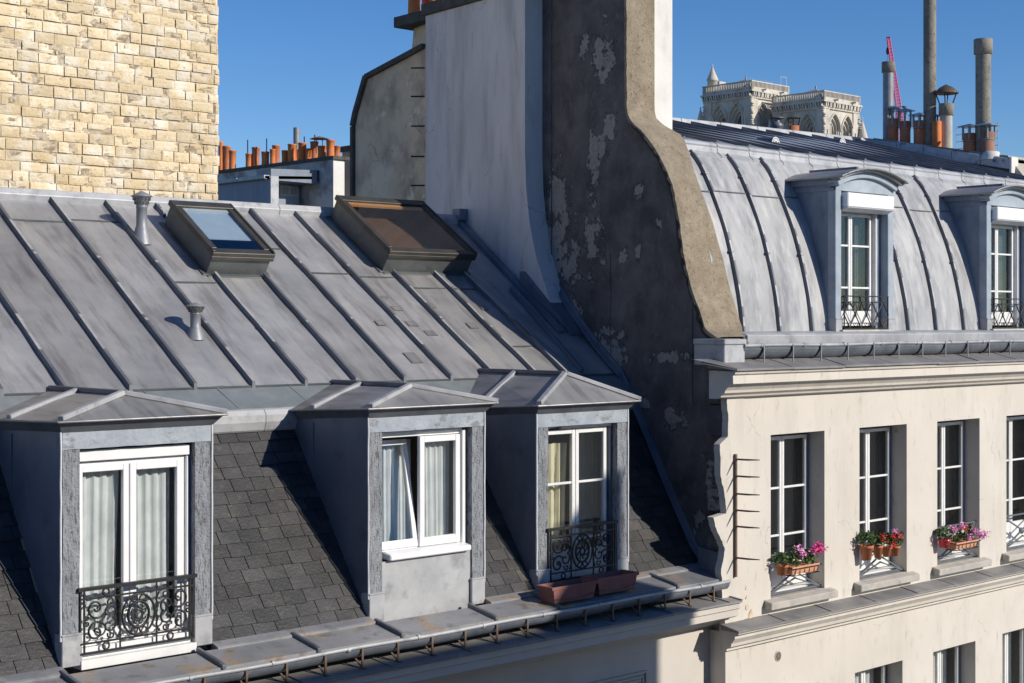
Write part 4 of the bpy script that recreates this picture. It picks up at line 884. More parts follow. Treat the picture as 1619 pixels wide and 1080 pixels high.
# cornices
def cornice(prof, x0, x1, m, nm): mb = MB(); mb.prism([(x0, y, z) for y, z in prof], (x1 - x0, 0, 0)); return mb.build(nm, m, RB)
xs = onY(1166, 590, 11.2).x
cornice([(11.21, -.575), (11.22, -.61), (11.25, -.625), (11.245, -.72), (11.30, -.735), (11.36, -.80), (11.37, -.83), (11.42, -.86), (11.43, -.88), (11.499, -.90), (11.60, -.90), (11.60, -.575)], xs - .02, XR1, M['cream'], 'cornice')
mb = MB(); x = xs - .03
while x < XR1:
    x2 = x + 1.03 + random.uniform(-.03, .03); zz = random.uniform(-.004, .004); mb.prism([(x, 11.18, -.572 + zz), (x, 11.18, -.548 + zz), (x, 11.62, -.44 + zz), (x, 11.62, -.55 + zz)], (x2 - x - .006, 0, 0)); mb.obox((x2 - .02, 11.185, -.548), (.02, 0, 0), (0, .41, .1006), (0, 0, .008)); x = x2
xe = xs - .03; mb.prism([(xe, 11.18, -.572), (xe, 11.18, -.55), (xe - .24, 11.5, -.46), (xe - .24, 11.5, -.49)], (.02, 0.02, 0)); mb.face([(xe, 11.18, -.549), (xe, 11.62, -.441), (xe - .25, 11.62, -.441), (xe - .25, 11.5, -.46)])
mb.build('cornice_flashing', M['ledge_tile'], RB)
xs2 = onY(1166, 1000, 11.25).x
cornice([(11.26, -3.565), (11.27, -3.595), (11.32, -3.61), (11.32, -3.65), (11.37, -3.71), (11.38, -3.75), (11.44, -3.78), (11.44, -3.805), (11.499, -3.81), (11.499, -3.565)], xs2 + .04, XR1, M['cream'], 'string_course')
mb = MB(); x = xs2
while x < XR1:
    x2 = x + .93 + random.uniform(-.05, .05); zz = random.uniform(-.003, .003); mb.prism([(x, 11.235, -3.563 + zz), (x, 11.235, -3.543 + zz), (x, 11.499, -3.495 + zz), (x, 11.499, -3.563 + zz)], (x2 - x - .006, 0, 0)); mb.obox((x2 - .018, 11.237, -3.543), (.018, 0, 0), (0, .25, .0455), (0, 0, .008)); x = x2
mb.build('string_course_flashing', M['ledge_tile'], RB)
g = gutter(RB, xY(1177, 11.43), XR1, 11.43, -.305, .14, M['zinc_l'], M['gut_dark'])
one('box', xY(1177, 11.7), XR1, 11.73, 11.76, -.56, -.16).build('gutter_fascia', M['gut_dark'], RB)
x = xY(1207, 11.42)
while x < XR1:
    b = MB(); b.box(x - .008, x + .008, 11.405, 11.415, -.495, -.28); b.build('gutter_bracket', M['pipe_z'], g)
    b = MB(); b.tube([(x + .0 , 11.435 + .12 - .13 * math.cos(t), -.315 - .136 * math.sin(t)) for t in [k * .26 for k in range(13)]], .009, 5); b.build('gutter_strap', M['slab'], g)
    x += .565
# zinc band under the mansard
mb = MB(); mb.prism([(xY(1177, 11.75), 11.72, -.42), (xY(1177, 11.75), 11.70, -.18), (xY(1177, 11.75), 11.74, -.155), (xY(1177, 11.75), 12.14, -.13), (xY(1177, 11.75), 12.2, -.42)], (12, 0, 0)); mb.build('mansard_foot', M['zinc_l'], RB, bevel=.006)
MP = catmull([(12.10, -.15, 0), (12.16, .3, 0), (12.30, .87, 0), (12.45, 1.3, 0), (12.72, 1.86, 0), (12.90, 2.10, 0), (13.05, 2.24, 0)], 4)
MP = [(p.x, p.y) for p in MP]
def ymans(z):
    for (y0, z0), (y1, z1) in zip(MP[:-1], MP[1:]):
        if z0 <= z <= z1: return y0 + (y1 - y0) * (z - z0) / (z1 - z0)
    return MP[-1][0] if z > MP[-1][1] else MP[0][0]
RD = [(xY(1321, 12.0), xY(1412, 12.0))]; w0 = RD[0][1] - RD[0][0]; RD.append((xY(1560, 12), xY(1560, 12) + w0)); RD.append((24.6, 24.6 + w0))
sx = [15.2, 15.93, 16.62, 17.25, 18.12, 18.85, 19.56, 20.3, 21.0, 21.95, 22.7, 23.4, 24.1, 24.9, 25.9]
ms = MB(); eg = [14.80] + sx + [XR1]
DT = 1.95
for a, b in zip(eg[:-1], eg[1:]):
    cuts = [a, b]
    for l, r_ in RD: cuts += [c for c in (l + .02, r_ - .02) if a < c < b]
    cuts.sort()
    for c0, c1 in zip(cuts[:-1], cuts[1:]):
        mid = (c0 + c1) / 2; ind = any(l + .02 < mid < r_ - .02 for l, r_ in RD); ph = random.random() * 9
        pts = [p for p in MP if (not ind or p[1] > 1.78)]
        nx = 5
        ms.grid([[(c0 + (c1 - c0) * i / nx, y + .010 * math.sin(math.pi * i / nx) + .008 * noise.noise(V((i * .5 + c0, z * 1.3, ph))), z) for i in range(nx + 1)] for y, z in pts], (0, .02, 0))
msh = ms.build('mansard_roof', M['zinc_m'], RB)
for x in sx:
    if any(l - .02 < x < r_ + .02 for l, r_ in RD): continue
    b = MB(); zt_ = 2.16; q = [(y, z) for y, z in MP if z < zt_]
    def rg_(y, z, i):
        p0, p1 = MP[max(i - 1, 0)], MP[min(i + 1, len(MP) - 1)]; t = V((0, p1[0] - p0[0], p1[1] - p0[1])).normalized(); n = V((0, -t.z, t.y)); c = V((x - (.0 if True else 0), y, z)); e = .045
        return [c + V((-.020, 0, 0)) - n * .01, c + V((-.015, 0, 0)) + n * e, c + V((.015, 0, 0)) + n * e, c + V((.020, 0, 0)) - n * .01]
    rr_ = [rg_(y, z, i) for i, (y, z) in enumerate(q)]
    for r0, r1 in zip(rr_[:-1], rr_[1:]):
        for j in range(4): b.face([r0[j], r0[(j + 1) % 4], r1[(j + 1) % 4], r1[j]])
    b.face(rr_[0]); b.face(rr_[-1])
    for zc in (.85, 1.85): yy = ymans(zc); b.box(x - .035, x + .035, yy - .058, yy, zc, zc + .02)
    lit_cover(b.build('roof_batten', M['zinc_d'], msh), (0, -.85, .52), 'cap', .75)
for a, b in zip(eg[:-1], eg[1:]):
    zc = 1.62 + random.uniform(-.03, .03); yy = ymans(zc)
    if any(l < (a + b) / 2 < r_ for l, r_ in RD): continue
    one('box', a + .03, b - .03, yy - .010, yy + .01, zc, zc + .012).build('sheet_joint', M['zinc_b'], msh)
# break roll
mb = MB(); x = xY(1080, 13.0)
prf = [(12.91, 2.10), (12.905, 2.125), (12.965, 2.175), (12.975, 2.24), (12.965, 2.26), (12.98, 2.29), (13.02, 2.31), (13.08, 2.325), (13.12, 2.2)]
while x < XR1: x2 = x + .66; mb.prism([(x, y, z) for y, z in prf], (x2 - x - .006, 0, 0)); mb.prism([(x2 - .02, y - .007, z + .006) for y, z in prf], (.035, 0, 0)); x = x2
mb.build('break_roll', M['zinc_l'], RB)
# upper slope
UC, US = 2.31 - .272 * 13.08, .272
YR2 = 17.0
us = MB(); us.prism([(15.0, 13.06, UC + US * 13.06), (25.19, 13.06, UC + US * 13.06), (25.19, YR2, UC + US * YR2), (15.5, YR2, UC + US * YR2)], (0, 0, -.03))
us.prism([(15.5, YR2, UC + US * YR2), (25.19, YR2, UC + US * YR2), (25.19, 20, 2.0), (15.5, 20, 2.0)], (0, 0, -.03)); us.box(15.2, 25.19, 19.8, 19.95, GZ, 2.0)
us.v = [(x_, y_, z_ - .018 * (25 - x_) * max(0, min(1, (y_ - 13.06) / 3.94))) for x_, y_, z_ in us.v]
usl = us.build('upper_roof', mat('zinc_dark_slope', (.20, .225, .27), (.30, .32, .36), 2, (1, 3, 1), rough=.55, metal=.25, bump=.04), RB)
UN = V((0, -US, 1)).normalized(); x = xY(1134, 13.05) - .67
while x < 25.19:
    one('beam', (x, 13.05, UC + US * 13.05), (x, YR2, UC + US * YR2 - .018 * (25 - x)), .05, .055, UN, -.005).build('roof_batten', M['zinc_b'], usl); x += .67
mb = MB(); x = 15.6
while x < 25.19: mb.prism([(x, YR2 - .12, UC + US * (YR2 - .12)), (x, YR2 - .1, UC + US * YR2 + .06), (x, YR2 + .1, UC + US * YR2 + .06), (x, YR2 + .12, UC + US * YR2 - .05)], (1.0, 0, 0)); x += 1.01
mb.v = [(x_, y_, z_ - .018 * (25 - x_)) for x_, y_, z_ in mb.v]
mb.build('ridge_roll', M['zinc_l'], RB, bevel=.006)
# round louvred vents on the upper slope
for px, py in ((1226, 226), (1332, 227)):
    p = onS(px, py, UC, US); vb = MB(); r = .085; n = 10
    ar = [V((p.x + r * math.cos(a * math.pi / n), p.y, p.z + r * math.sin(a * math.pi / n))) for a in range(n + 1)]
    vb.prism(ar, (0, .3, .03)); v = vb.build('roof_vent', M['zinc_b'], RB)
    s = MB()
    for k in range(7):
        a = (k + .5) * math.pi / 7; d_ = V((math.cos(a), 0, math.sin(a))); s.beam(V((p.x, p.y - .004, p.z + .012)) + d_ * .02, V((p.x, p.y - .004, p.z + .012)) + d_ * .072, .012, .006, (0, -1, 0))
    s.tube([q + V((0, -.004, 0)) for q in ar], .008, 5); s.build('louvre', M['white_old'], v)
# right dormers --------------------------------------
def rdormer(k, xl, xr, lab):
    d = empty('dormer', ((xl + xr) / 2, 12, -.2), None, None, None, RB); d['label'] = lab
    zb, ze = -.17, 1.72; yf = 12.0; eav = 1.88; rise = .14; cx = (xl + xr) / 2; hw = (xr - xl) / 2
    for x in (xl, xr - .03):
        ck = MB(); zz = [zb + (eav - zb) * i / 14 for i in range(15)]
        ck.prism([(x, yf + .01, zb), (x, yf + .01, eav)] + [(x, ymans(z) + .03, z) for z in reversed(zz)], (.03, 0, 0))
        if x == xl: ck.box(xl - .012, xl - .001, 12.02, 12.66, 1.70, 1.74); ck.box(xl - .03, xl - .001, 12.02, 12.7, 1.78, 1.90)
        ck.build('cheek', M['cheek2'], d)
    room(d, xl + .031, xr - .031, yf + .14, 13.4, zb - .1, 1.75, 'room_d')
    for x in (xl - .004, xr - .126):
        one('box', x, x + .13, yf - .004, yf + .12, zb, ze).build('post', M['zinc_p'], d, bevel=.006)
        mb = MB(); mb.box(x - .012, x + .142, yf - .02, yf + .1, zb - .02, zb + .2); mb.box(x - .018, x + .148, yf - .026, yf + .1, zb + .185, zb + .205); mb.build('post_shoe', M['zinc_l'], d, bevel=.005)
    arc = lambda R, z, n=16: [V((cx - R + 2 * R * i / n, 0, z + rise * (1 - ((2 * i / n) - 1) ** 2))) for i in range(n + 1)]
    mb = MB(); a1 = arc(hw, 1.755)
    mb.prism([(xl, yf - .008, ze - .015)] + [(p.x, yf - .008, p.z) for p in a1] + [(xr, yf - .008, ze - .015)], (0, .1, 0)); mb.build('tympanum', M['zinc_p'], d)
    mb = MB(); a2 = arc(hw + .05, 1.83)
    mb.prism([(p.x, yf - .06, p.z) for p in a1] + [(p.x, yf - .06, p.z) for p in reversed(a2)], (0, .16, 0)); mb.build('archivolt', M['zinc_p'], d, bevel=.006)
    a3 = arc(hw + .10, eav); mb = MB(); g_ = []
    for j in range(12):
        y = 11.83 + (13.12 - 11.83) * j / 11; g_.append([(p.x, y, p.z) for p in a3])
    mb.grid(g_, (0, 0, -.022)); mb.tube([(p.x, 11.83, p.z - .01) for p in a3], .014, 6)
    mb.prism([(p.x, 11.88, p.z - .02) for p in a3] + [(p.x, 11.88, p.z) for p in reversed(a2)], (0, .13, 0))
    r = mb.build('dormer_roof', M['zinc'], d)
    one('beam', (cx - .02, 12.1, eav + rise), (cx - .02, 13.15, eav + rise), .05, .04).build('ridge_batten', M['zinc_b'], r)
    a, b = xl + .12, xr - .12; yw = 12.18
    mb = MB(); mb.box(a + .02, b - .0, 11.90, 12.1, 1.49, 1.68); mb.prism([(a + .02, 11.905, 1.49), (b, 11.905, 1.49), (b, 12.0, 1.44), (a + .02, 12.0, 1.44)], (0, .1, 0)); mb.build('shutter_box', M['white'], d, bevel=.012)
    mb = MB(); rectframe(mb, a, b - .14, zb + .10, 1.46, yw, yw + .05, .04); mb.box(b - .145, b - .12, yw - .08, yw + .04, zb + .1, 1.46); mb.build('window_frame', M['white_old'], d, bevel=.003)
    xm = xl + (xr - xl) * .36 if k == 0 else xl + (xr - xl) * .36
    xm = a + (b - .14 - a) * .46
    for x0, x1 in ((a + .02, xm - .003), (xm + .003, b - .17)):
        leafs(d, x0, x1, zb + .14, 1.43, yw - .025, .04, m='white_old', mid=[.44, 1.0], bot=.16); one('box', x0 + .04, x1 - .04, yw, yw + .005, zb + .2, 1.40).build('pane', M['glass_d'], d)
    one('box', b - .115, b + .0, yw - .06, yw + .04, zb, 1.5).build('reveal_panel', M['cheek2'], d)
    mb = MB(); mb.box(a - .05, b + .05, 11.93, 12.2, zb - .02, zb + .05); mb.build('window_sill', M['stone'], d)
    lattice_railing(d, a + .01, b - .06, zb + .06, .33, 11.96, M['iron'])
    curtain(b - .36, b - .2, zb + .15, 1.3, yw + .12, 'curtain_d', ['grey curtain inside the nearer arched dormer window', 'grey curtain inside the farther arched dormer window', 'grey curtain inside the last arched dormer beyond the frame'][k], .015, 3, 0, seed=10 + k)
M['zinc_p'] = mat('pale_blue_zinc_face', (.25, .30, .35), (.38, .43, .48), 4, rough=.55, bump=.08, c3=(.24, .27, .31), s3=7, t3=(.55, .7), st3=(1, 1, .3), amt3=.5)
for k, (l, r_) in enumerate(RD[:2]): rdormer(k, l, r_, ['nearer arched dormer with white shutter box', 'farther arched dormer at the edge of the picture'][k])
# facade windows
def fwin(k, a, b, zt, zb, deep, style):
    mb = MB(); yw = YW + .22
    rectframe(mb, a - .02, b + .02, zb, zt + .02, yw + .02, yw + .08, .05, .06)
    w_ = mb.build('window', M['iron_b'], RB)
    x1 = b - .06; xm = a + (x1 - a) * .50; x0 = a + .03
    for s0, s1 in ((x0, xm - .004), (xm + .004, x1)):
        h = zt - zb; leafs(w_, s0, s1, zb + .08, zt - .05, yw, .042, m='white_old', mid=[zb + .08 + (h - .13) * .64 + .03, zb + .08 + (h - .13) * .34] if style else [zb + h * .35], bot=.3 if style else .1)
        one('box', s0 + .04, s1 - .04, yw + .02, yw + .025, zb + .3, zt - .08).build('pane', M['glass_d'], w_)
    room(w_, a - .1, b + .1, yw + .09, yw + 1.6, zb - .1, zt + .1)
    mb = MB(); mb.box(a + .0, b - .0, YW + .1, yw + .02, zb - .02, zb + .07); mb.build('threshold', M['white_old'], w_)
    if style:
        r = MB(); y = YW + .07; za, zc = zb + .03, zb + .52
        r.box(a, b, y - .012, y + .012, za, za + .025); r.box(a, b, y - .012, y + .012, zc - .02, zc)
        for p, q in (((a, za), (b, zc)), ((a, zc), (b, za))): r.beam((p[0], y, p[1]), (q[0], y, q[1]), .018, .018, (0, -1, 0))
        cxx = (a + b) / 2; hz = (za + zc) / 2
        for p, q in (((a, za), (cxx + .02, hz - .03)), ((b, za), (cxx, hz - .03))): r.beam((p[0], y - .004, p[1] - .0), (q[0], y - .004, q[1] - .05), .016, .016, (0, -1, 0))
        r.lathe([(.001, -.02), (.045, -.016), (.045, .016), (.001, .02)], (cxx, y, hz - .01), 12, axis=(0, 1, 0))
        r.build('railing', M['iron_g'], w_)
        s = MB(); s.prism([(a - .13, YW - .115, zb - .10), (a - .13, YW - .12, zb - .015), (a - .13, YW - .0, zb + .012), (a - .13, YW - .0, zb - .10)], (b - a + .26, 0, 0)); s.box(a + .001, b - .001, YW - .0, YW + .2, zb - .06, zb + .012); s.build('window_sill', M['stone'], w_, bevel=.008)
M['iron_b'] = mat('blue_grey_frame', (.17, .20, .26), (.24, .27, .33), 5, rough=.6)
CN = ['first', 'second', 'third', 'fourth', 'fifth']
for k, (a, b) in enumerate(UP): fwin(k, a, b, ZT, ZBm, .33, True)
for k, (a, b) in enumerate(LO):
    fwin(k, a, b, -4.47, -6.45, .33, False)
    for z0, z1 in ((-9.6, -7.6), (-12.9, -10.8)):
        q = MB(); rectframe(q, a, b, z0, z1, YW + .2, YW + .26, .06); q.box((a + b) / 2 - .03, (a + b) / 2 + .03, YW + .2, YW + .26, z0, z1); fr = q.build('window', M['white'], RB); one('box', a + .06, b - .06, YW + .24, YW + .245, z0 + .06, z1 - .06).build('pane', M['glass_d'], fr)
for k, (a, b) in enumerate(UP[:4]):
    curtain(b - .10, b + .08, ZBm + .1, ZT - .1, YW + .36, 'curtain_d', 'dim grey curtain in the %s window of the cream facade from the party wall' % CN[k], .012, 4, 0, seed=20 + k)
for k, (a, b) in enumerate(LO[1:4]):
    curtain(a + .1, b - .1, -6.4, -4.55, YW + .40, 'curtain', ['pale curtain in the lower window under the four geranium pots', 'pale curtain in the lower window under the orange flower box', 'pale curtain in the lower window at the right edge'][k], .012, 9, 0, seed=30 + k)
# climbing irons on the facade
ci = empty('climbing_irons', (14.33, 11.48, onY(1162, 912, 11.48).z), 'rusty bar with six projecting spikes on the cream wall', 'climbing irons')
zt_, zb_ = onY(1162, 718, 11.48).z, onY(1162, 912, 11.48).z; xx = onY(1162, 800, 11.48).x
one('box', xx - .014, xx + .014, 11.455, 11.5, zb_, zt_).build('bar', M['rust'], ci)
for py in (726, 752.6, 780.5, 806.5, 832, 881.6):
    z = onY(1162, py, 11.48).z; one('tube', [(xx, 11.47, z), (xx + .004, 11.30, z + .003), (xx + .01, 11.13, z + .012)], [.012, .012, .006], 6).build('spike', M['rust'], ci)
# small round grille
p = onY(1230, 1037, 11.5); gr = MB(); gr.lathe([(.001, -.004), (.062, -.004), (.066, .004), (.06, .008), (.001, .008)], p + V((0, 0, 0)), 20, axis=(0, -1, 0)); vg = gr.build('wall_grille', M['stone'], RB)
hh = MB()
for r, n in ((.018, 6), (.040, 12)):
    for k in range(n): a = k * 6.283 / n; hh.lathe([(.0115, 0), (.001, .003)], p + V((r * math.cos(a), -.009, r * math.sin(a))), 8, axis=(0, -1, 0))
hh.build('grille_holes', M['slab'], vg)
# broken plaster by the ledge
bp = MB()
for a, b, r in ((1187, 972, .045), (1181, 960, .03), (1192, 982, .035), (1180, 930, .015), (1180, 945, .015)):
    q = onY(a, b, 11.498); bp.prism([q + V((r * (1 + .4 * random.uniform(-1, 1)) * math.cos(t * .7), 0, r * 1.1 * (1 + .5 * random.uniform(-1, 1)) * math.sin(t * .7))) for t in range(9)], (0, -.006, 0))
bp.build('broken_plaster', M['gable'], RB)
# ------------------------------------------------------------------ flowers
def foliage(c, rx, ry, rz, n, seed):
    rd = random.Random(seed); mb = MB()
    for _ in range(n):
        a, b_, r = rd.uniform(0, 6.283), rd.uniform(-.5, 1.4), rd.random() ** .4
        p = V(c) + V((1.15 * rx * r * math.cos(a) * math.cos(b_), ry * r * math.sin(a) * math.cos(b_), rz * r * math.sin(b_)))
        s = rd.uniform(.013, .028); u_ = V((rd.uniform(-1, 1), rd.uniform(-1, 1), rd.uniform(-.4, .9))).normalized(); v_ = u_.cross(V((rd.uniform(-1, 1), rd.uniform(-1, 1), .7))).normalized()
        mb.rv = rd.random(); mb.face([p, p + u_ * s + v_ * s * .7, p + u_ * s * 1.9, p + u_ * s - v_ * s * .7])
    return mb
def blooms(c, rx, ry, rz, n, seed, size=.012):
    rd = random.Random(seed); mb = MB()
    for _ in range(n):
        p = V(c) + V((rd.uniform(-rx, rx), rd.uniform(-ry, ry), rd.uniform(-rz, rz)))
        for _ in range(24):
            q = p + V([rd.gauss(0, size) for _ in range(3)]); mb.rv = rd.random()
            u_ = V([rd.uniform(-1, 1) for _ in range(3)]).normalized(); v_ = u_.orthogonal().normalized(); mb.face([q, q + (u_ + v_) * size * .6, q + u_ * size * 1.3, q + (u_ - v_) * size * .6])
    return mb
YFW = 11.40
def roundpot(px, py_bot, py_top, r, lab, m='terra', flower=None, lush=1., grp=None, seed=0, fo=(0, 0, .12), nf=5, tilt=(0, 0, 1)):
    b = onY(px, py_bot, YFW); t = onY(px, py_top, YFW).z; h = t - b.z
    e = empty('flower_pot', b, lab, 'flower pot', grp)
    mb = MB(); mb.lathe([(r * .66, 0), (r * .70, 0), (r * .92, h * .78), (r * 1.05, h * .79), (r * 1.08, h), (r * .92, h), (r * .88, h * .85), (.002, h * .85)], b, 18, axis=tilt); mb.build('pot', M[m], e)
    f = foliage(b + V((0, 0, h + .055 * lush)), r * 1.5 * lush, r * 1.4, .10 * lush, int(260 * lush), seed); f.build('leaves', M['leaf'], e, recalc=False)
    if flower:
        for fl_, (dx, dz), n in flower: blooms(b + V((dx, -.07, h + dz)), r * .8, .03, .03, n, seed + 7, .017).build('blossom', M[fl_], e, recalc=False)
def boxplant(pxl, pxr, pyb, pyt, lab, m, flower, seed, dep=.15):
    a, b = onY(pxl, pyb, YFW - .03), onY(pxr, pyb, YFW - .03); zt = onY(pxl, pyt, YFW - .03).z; h = zt - a.z; x0, x1 = a.x, b.x; y0 = YFW - .06; W = x1 - x0
    e = empty('flower_box', (a.x + W / 2, YFW, a.z), lab, 'flower box')
    mb = MB(); L = []
    for s, z in ((0, 0), (.02, h * .78), (.032, h * .79), (.034, h), (.018, h), (.012, h * .8)): L.append([V((x0 - s, y0 - s, a.z + z)), V((x1 + s, y0 - s, a.z + z)), V((x1 + s, y0 + dep + s, a.z + z)), V((x0 - s, y0 + dep + s, a.z + z))])
    for A, B in zip(L[:-1], L[1:]):
        for k in range(4): mb.face([A[k], A[(k + 1) % 4], B[(k + 1) % 4], B[k]])
    mb.face(L[0][::-1]); mb.face(L[-1])
    for k in range(5): xk = x0 + W * (k + .5) / 5; mb.box(xk - .006, xk + .006, y0 - .022, y0 + .005, a.z + .01, a.z + h * .75)
    mb.build('box', M[m], e, bevel=.003)
    wr = MB(); wr.tube([(x0 - .05, y0 + dep, zt + .02), (x0 - .05, y0 - .05, zt - .02), (x1 + .06, y0 - .05, zt - .02), (x1 + .06, y0 + dep, zt + .02)], .005, 4); wr.tube([(x0 - .02, y0 + dep, a.z - .01), (x0 - .02, y0 - .03, a.z - .01), (x1 + .03, y0 - .03, a.z - .01), (x1 + .03, y0 + dep, a.z - .01)], .005, 4)
    for xk in (x0 + .02, x1 - .02): wr.tube([(xk, y0 - .05, zt - .02), (xk, y0 - .03, a.z - .01), (xk, y0 + dep, a.z - .01)], .004, 4)
    wr.build('holder', M['iron'], e)
    n = 4
    fo = MB()
    for k in range(n):
        q = foliage((x0 + W * (k + .5) / n, y0 + dep / 2, zt + .06 + .03 * math.sin(k * 2 + seed)), W / n * .85, .1, .12, 190, seed + k); b0 = len(fo.v); fo.v += q.v; fo.f += [[b0 + i for i in f] for f in q.f]; fo.sm += q.sm; fo.r += q.r
    fo.build('leaves', M['leaf'], e, recalc=False)
    for fl_, px, py, n in flower: blooms(onY(px, py, YFW - .08), .03, .03, .02, n + 1, seed + int(px), .021).build('blossom', M[fl_], e, recalc=False)
roundpot(1236, 909, 893, .075, 'small clay pot of greenery left of the first window box', lush=.9, seed=1)
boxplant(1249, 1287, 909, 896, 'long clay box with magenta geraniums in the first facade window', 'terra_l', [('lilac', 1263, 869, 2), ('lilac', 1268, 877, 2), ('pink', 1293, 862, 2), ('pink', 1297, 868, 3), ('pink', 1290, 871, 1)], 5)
gp = 'clay geranium pots lined up in the second window'
roundpot(1370, 885, 862, .085, 'largest and leftmost of the four clay pots, only green leaves', lush=1.1, seed=11, grp=gp)
roundpot(1388, 882, 862, .062, 'second clay pot from the left with a few red flowers', flower=[('redf', (-.02, .1), 3), ('redf', (.05, .05), 2)], lush=.9, seed=12, grp=gp)
roundpot(1401.5, 880, 864, .066, 'third clay pot from the left with a low red bloom', flower=[('redf', (.0, .03), 3), ('redf', (.0, .12), 2), ('lilac', (.04, .18), 2)], lush=1.1, seed=13, grp=gp)
roundpot(1415, 879, 863, .064, 'rightmost clay pot of the four with trailing leaves', flower=[('redf', (.0, .12), 3)], lush=1.2, seed=14, grp=gp)
roundpot(1493, 866, 852, .085, 'glossy red pot with white patches and cream flowers in the third window', m='redpot', flower=[('whitef', (.02, .1), 3)], lush=1., seed=15)
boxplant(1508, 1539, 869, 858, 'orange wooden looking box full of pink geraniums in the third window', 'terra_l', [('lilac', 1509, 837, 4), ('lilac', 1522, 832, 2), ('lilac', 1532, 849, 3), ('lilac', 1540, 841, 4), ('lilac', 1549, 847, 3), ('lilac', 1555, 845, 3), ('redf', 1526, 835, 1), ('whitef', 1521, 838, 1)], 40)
# ================================================================== FAR PARTY WALL WITH PIPES AND POTS
XQ = 25.2
FP_ = empty('party_wall', (25.5, 15.5, GZ), 'low grey parapet wall carrying pipes and clay pots beyond the zinc ridge', 'wall')
a, b = onX(1376, 219, XQ), onX(1597, 250, XQ)
mb = MB(); mb.prism([(XQ, b.y, GZ), (XQ, b.y, b.z), (XQ, a.y, a.z), (XQ, a.y + .3, a.z), (XQ, a.y + .3, GZ)], (.5, 0, 0)); mb.build('wall_body', M['slab'], FP_)
mb = MB(); dr = V((0, 0, -.19)); s_ = V((-.03, 0, 0)); n = 5
for i in range(n):
    p, q = b.lerp(a, i / n), b.lerp(a, (i + 1) / n - .004); k = V((0, 0, random.uniform(-.012, .012))); mb.prism([p + s_ + k, q + s_ + k, q + s_ + dr + k, p + s_ + dr + k], (.58, 0, 0))
mb.build('wall_cap', M['far_w2'] if 'far_w2' in M else mat('grey_cap_stone', (.44, .43, .43), (.62, .61, .60), 5, rough=.9, bump=.5, c3=(.13, .13, .14), s3=6, t3=(.55, .7)), FP_, bevel=.01)
one('box', XQ - .035, XQ + .2, b.y - .05, b.y + .0, b.z - .27, b.z + .02).build('end_block', M['pillar'], FP_, bevel=.01)
mb = MB(); mb.prism([(XQ + .1, b.y - .3, b.z - .45), (XQ + .1, b.y + .1, b.z + .06), (XQ + .1, a.y, a.z + .02), (XQ + .1, a.y, a.z - .3)], (3.5, 0, 0)); mb.build('rear_roof_edge', M['facade_d'], FP_)
def capz(y): return b.z + (a.z - b.z) * (y - b.y) / (a.y - b.y)
def onwall(px, off=.2): r = ray(px, 200); p = r * ((XQ + off) / r.x); return V((p.x, p.y, capz(p.y) - .03))
def pipe(px, w, py_top, off, lab, collar=True, m='pipe'):
    p = onwall(px, off); d_ = p.dot(FW); r = w / 2 * d_ / FPX; zt = (HOR - py_top) / FPX * d_; e = empty('chimney_pipe', p, lab, 'chimney pipe')
    H = zt - p.z; mb = MB(); mb.lathe([(r, 0), (r * .99, H * .5), (r, H)], p, 20); mb.build('pipe', M[m], e)
    if collar: mb = MB(); mb.lathe([(r * 1.0, H - r * 2.0), (r * 1.22, H - r * 1.95), (r * 1.22, H - .01), (r * 1.15, H), (r * .9, H), (r * .85, H - .1)], p, 20); mb.build('collar', M['pipe'], e)
    else: mb = MB(); mb.lathe([(r * 1.0, H * .30), (r * 1.1, H * .302), (r * 1.1, H * .34), (r, H * .342)], p, 20); mb.build('collar', M['pipe'], e)
    return e, p, r, zt
pipe(1404.5, 17, 98, .30, 'short grey pipe with a collar, left of the pink crane', m='pipe_z')
pipe(1470, 20, -60, .33, 'tallest pipe, running out of the top of the picture')
pipe(1554.5, 24, 62, .30, 'thick collared pipe at the right of the roof wall')
e, p, r, zt = pipe(1496, 19, 164, .40, 'pale flue with a dark conical rain cap', m='flue')
mb = MB(); zc = (HOR - 148) / FPX * p.dot(FW); mb.lathe([(r * 2.05, zc - p.z), (r * 2.0, zc - p.z + .02), (r * 1.1, zc - p.z + .11), (.01, zc - p.z + .17)], p, 16, caps=False); mb.lathe([(.01, zc - p.z + .15), (r * 2.0, zc - p.z - .005)], p, 16, caps=False)
cw = mb.build('rain_cap', M['cowl'], e); mb = MB()
for k in range(4): an = k * 1.57 + .4; mb.tube([p + V((r * math.cos(an), r * math.sin(an), zt - p.z - .02)), p + V((r * 1.7 * math.cos(an), r * 1.7 * math.sin(an), zc - p.z + .01))], .012, 5)
mb.build('cap_stay', M['iron'], e)
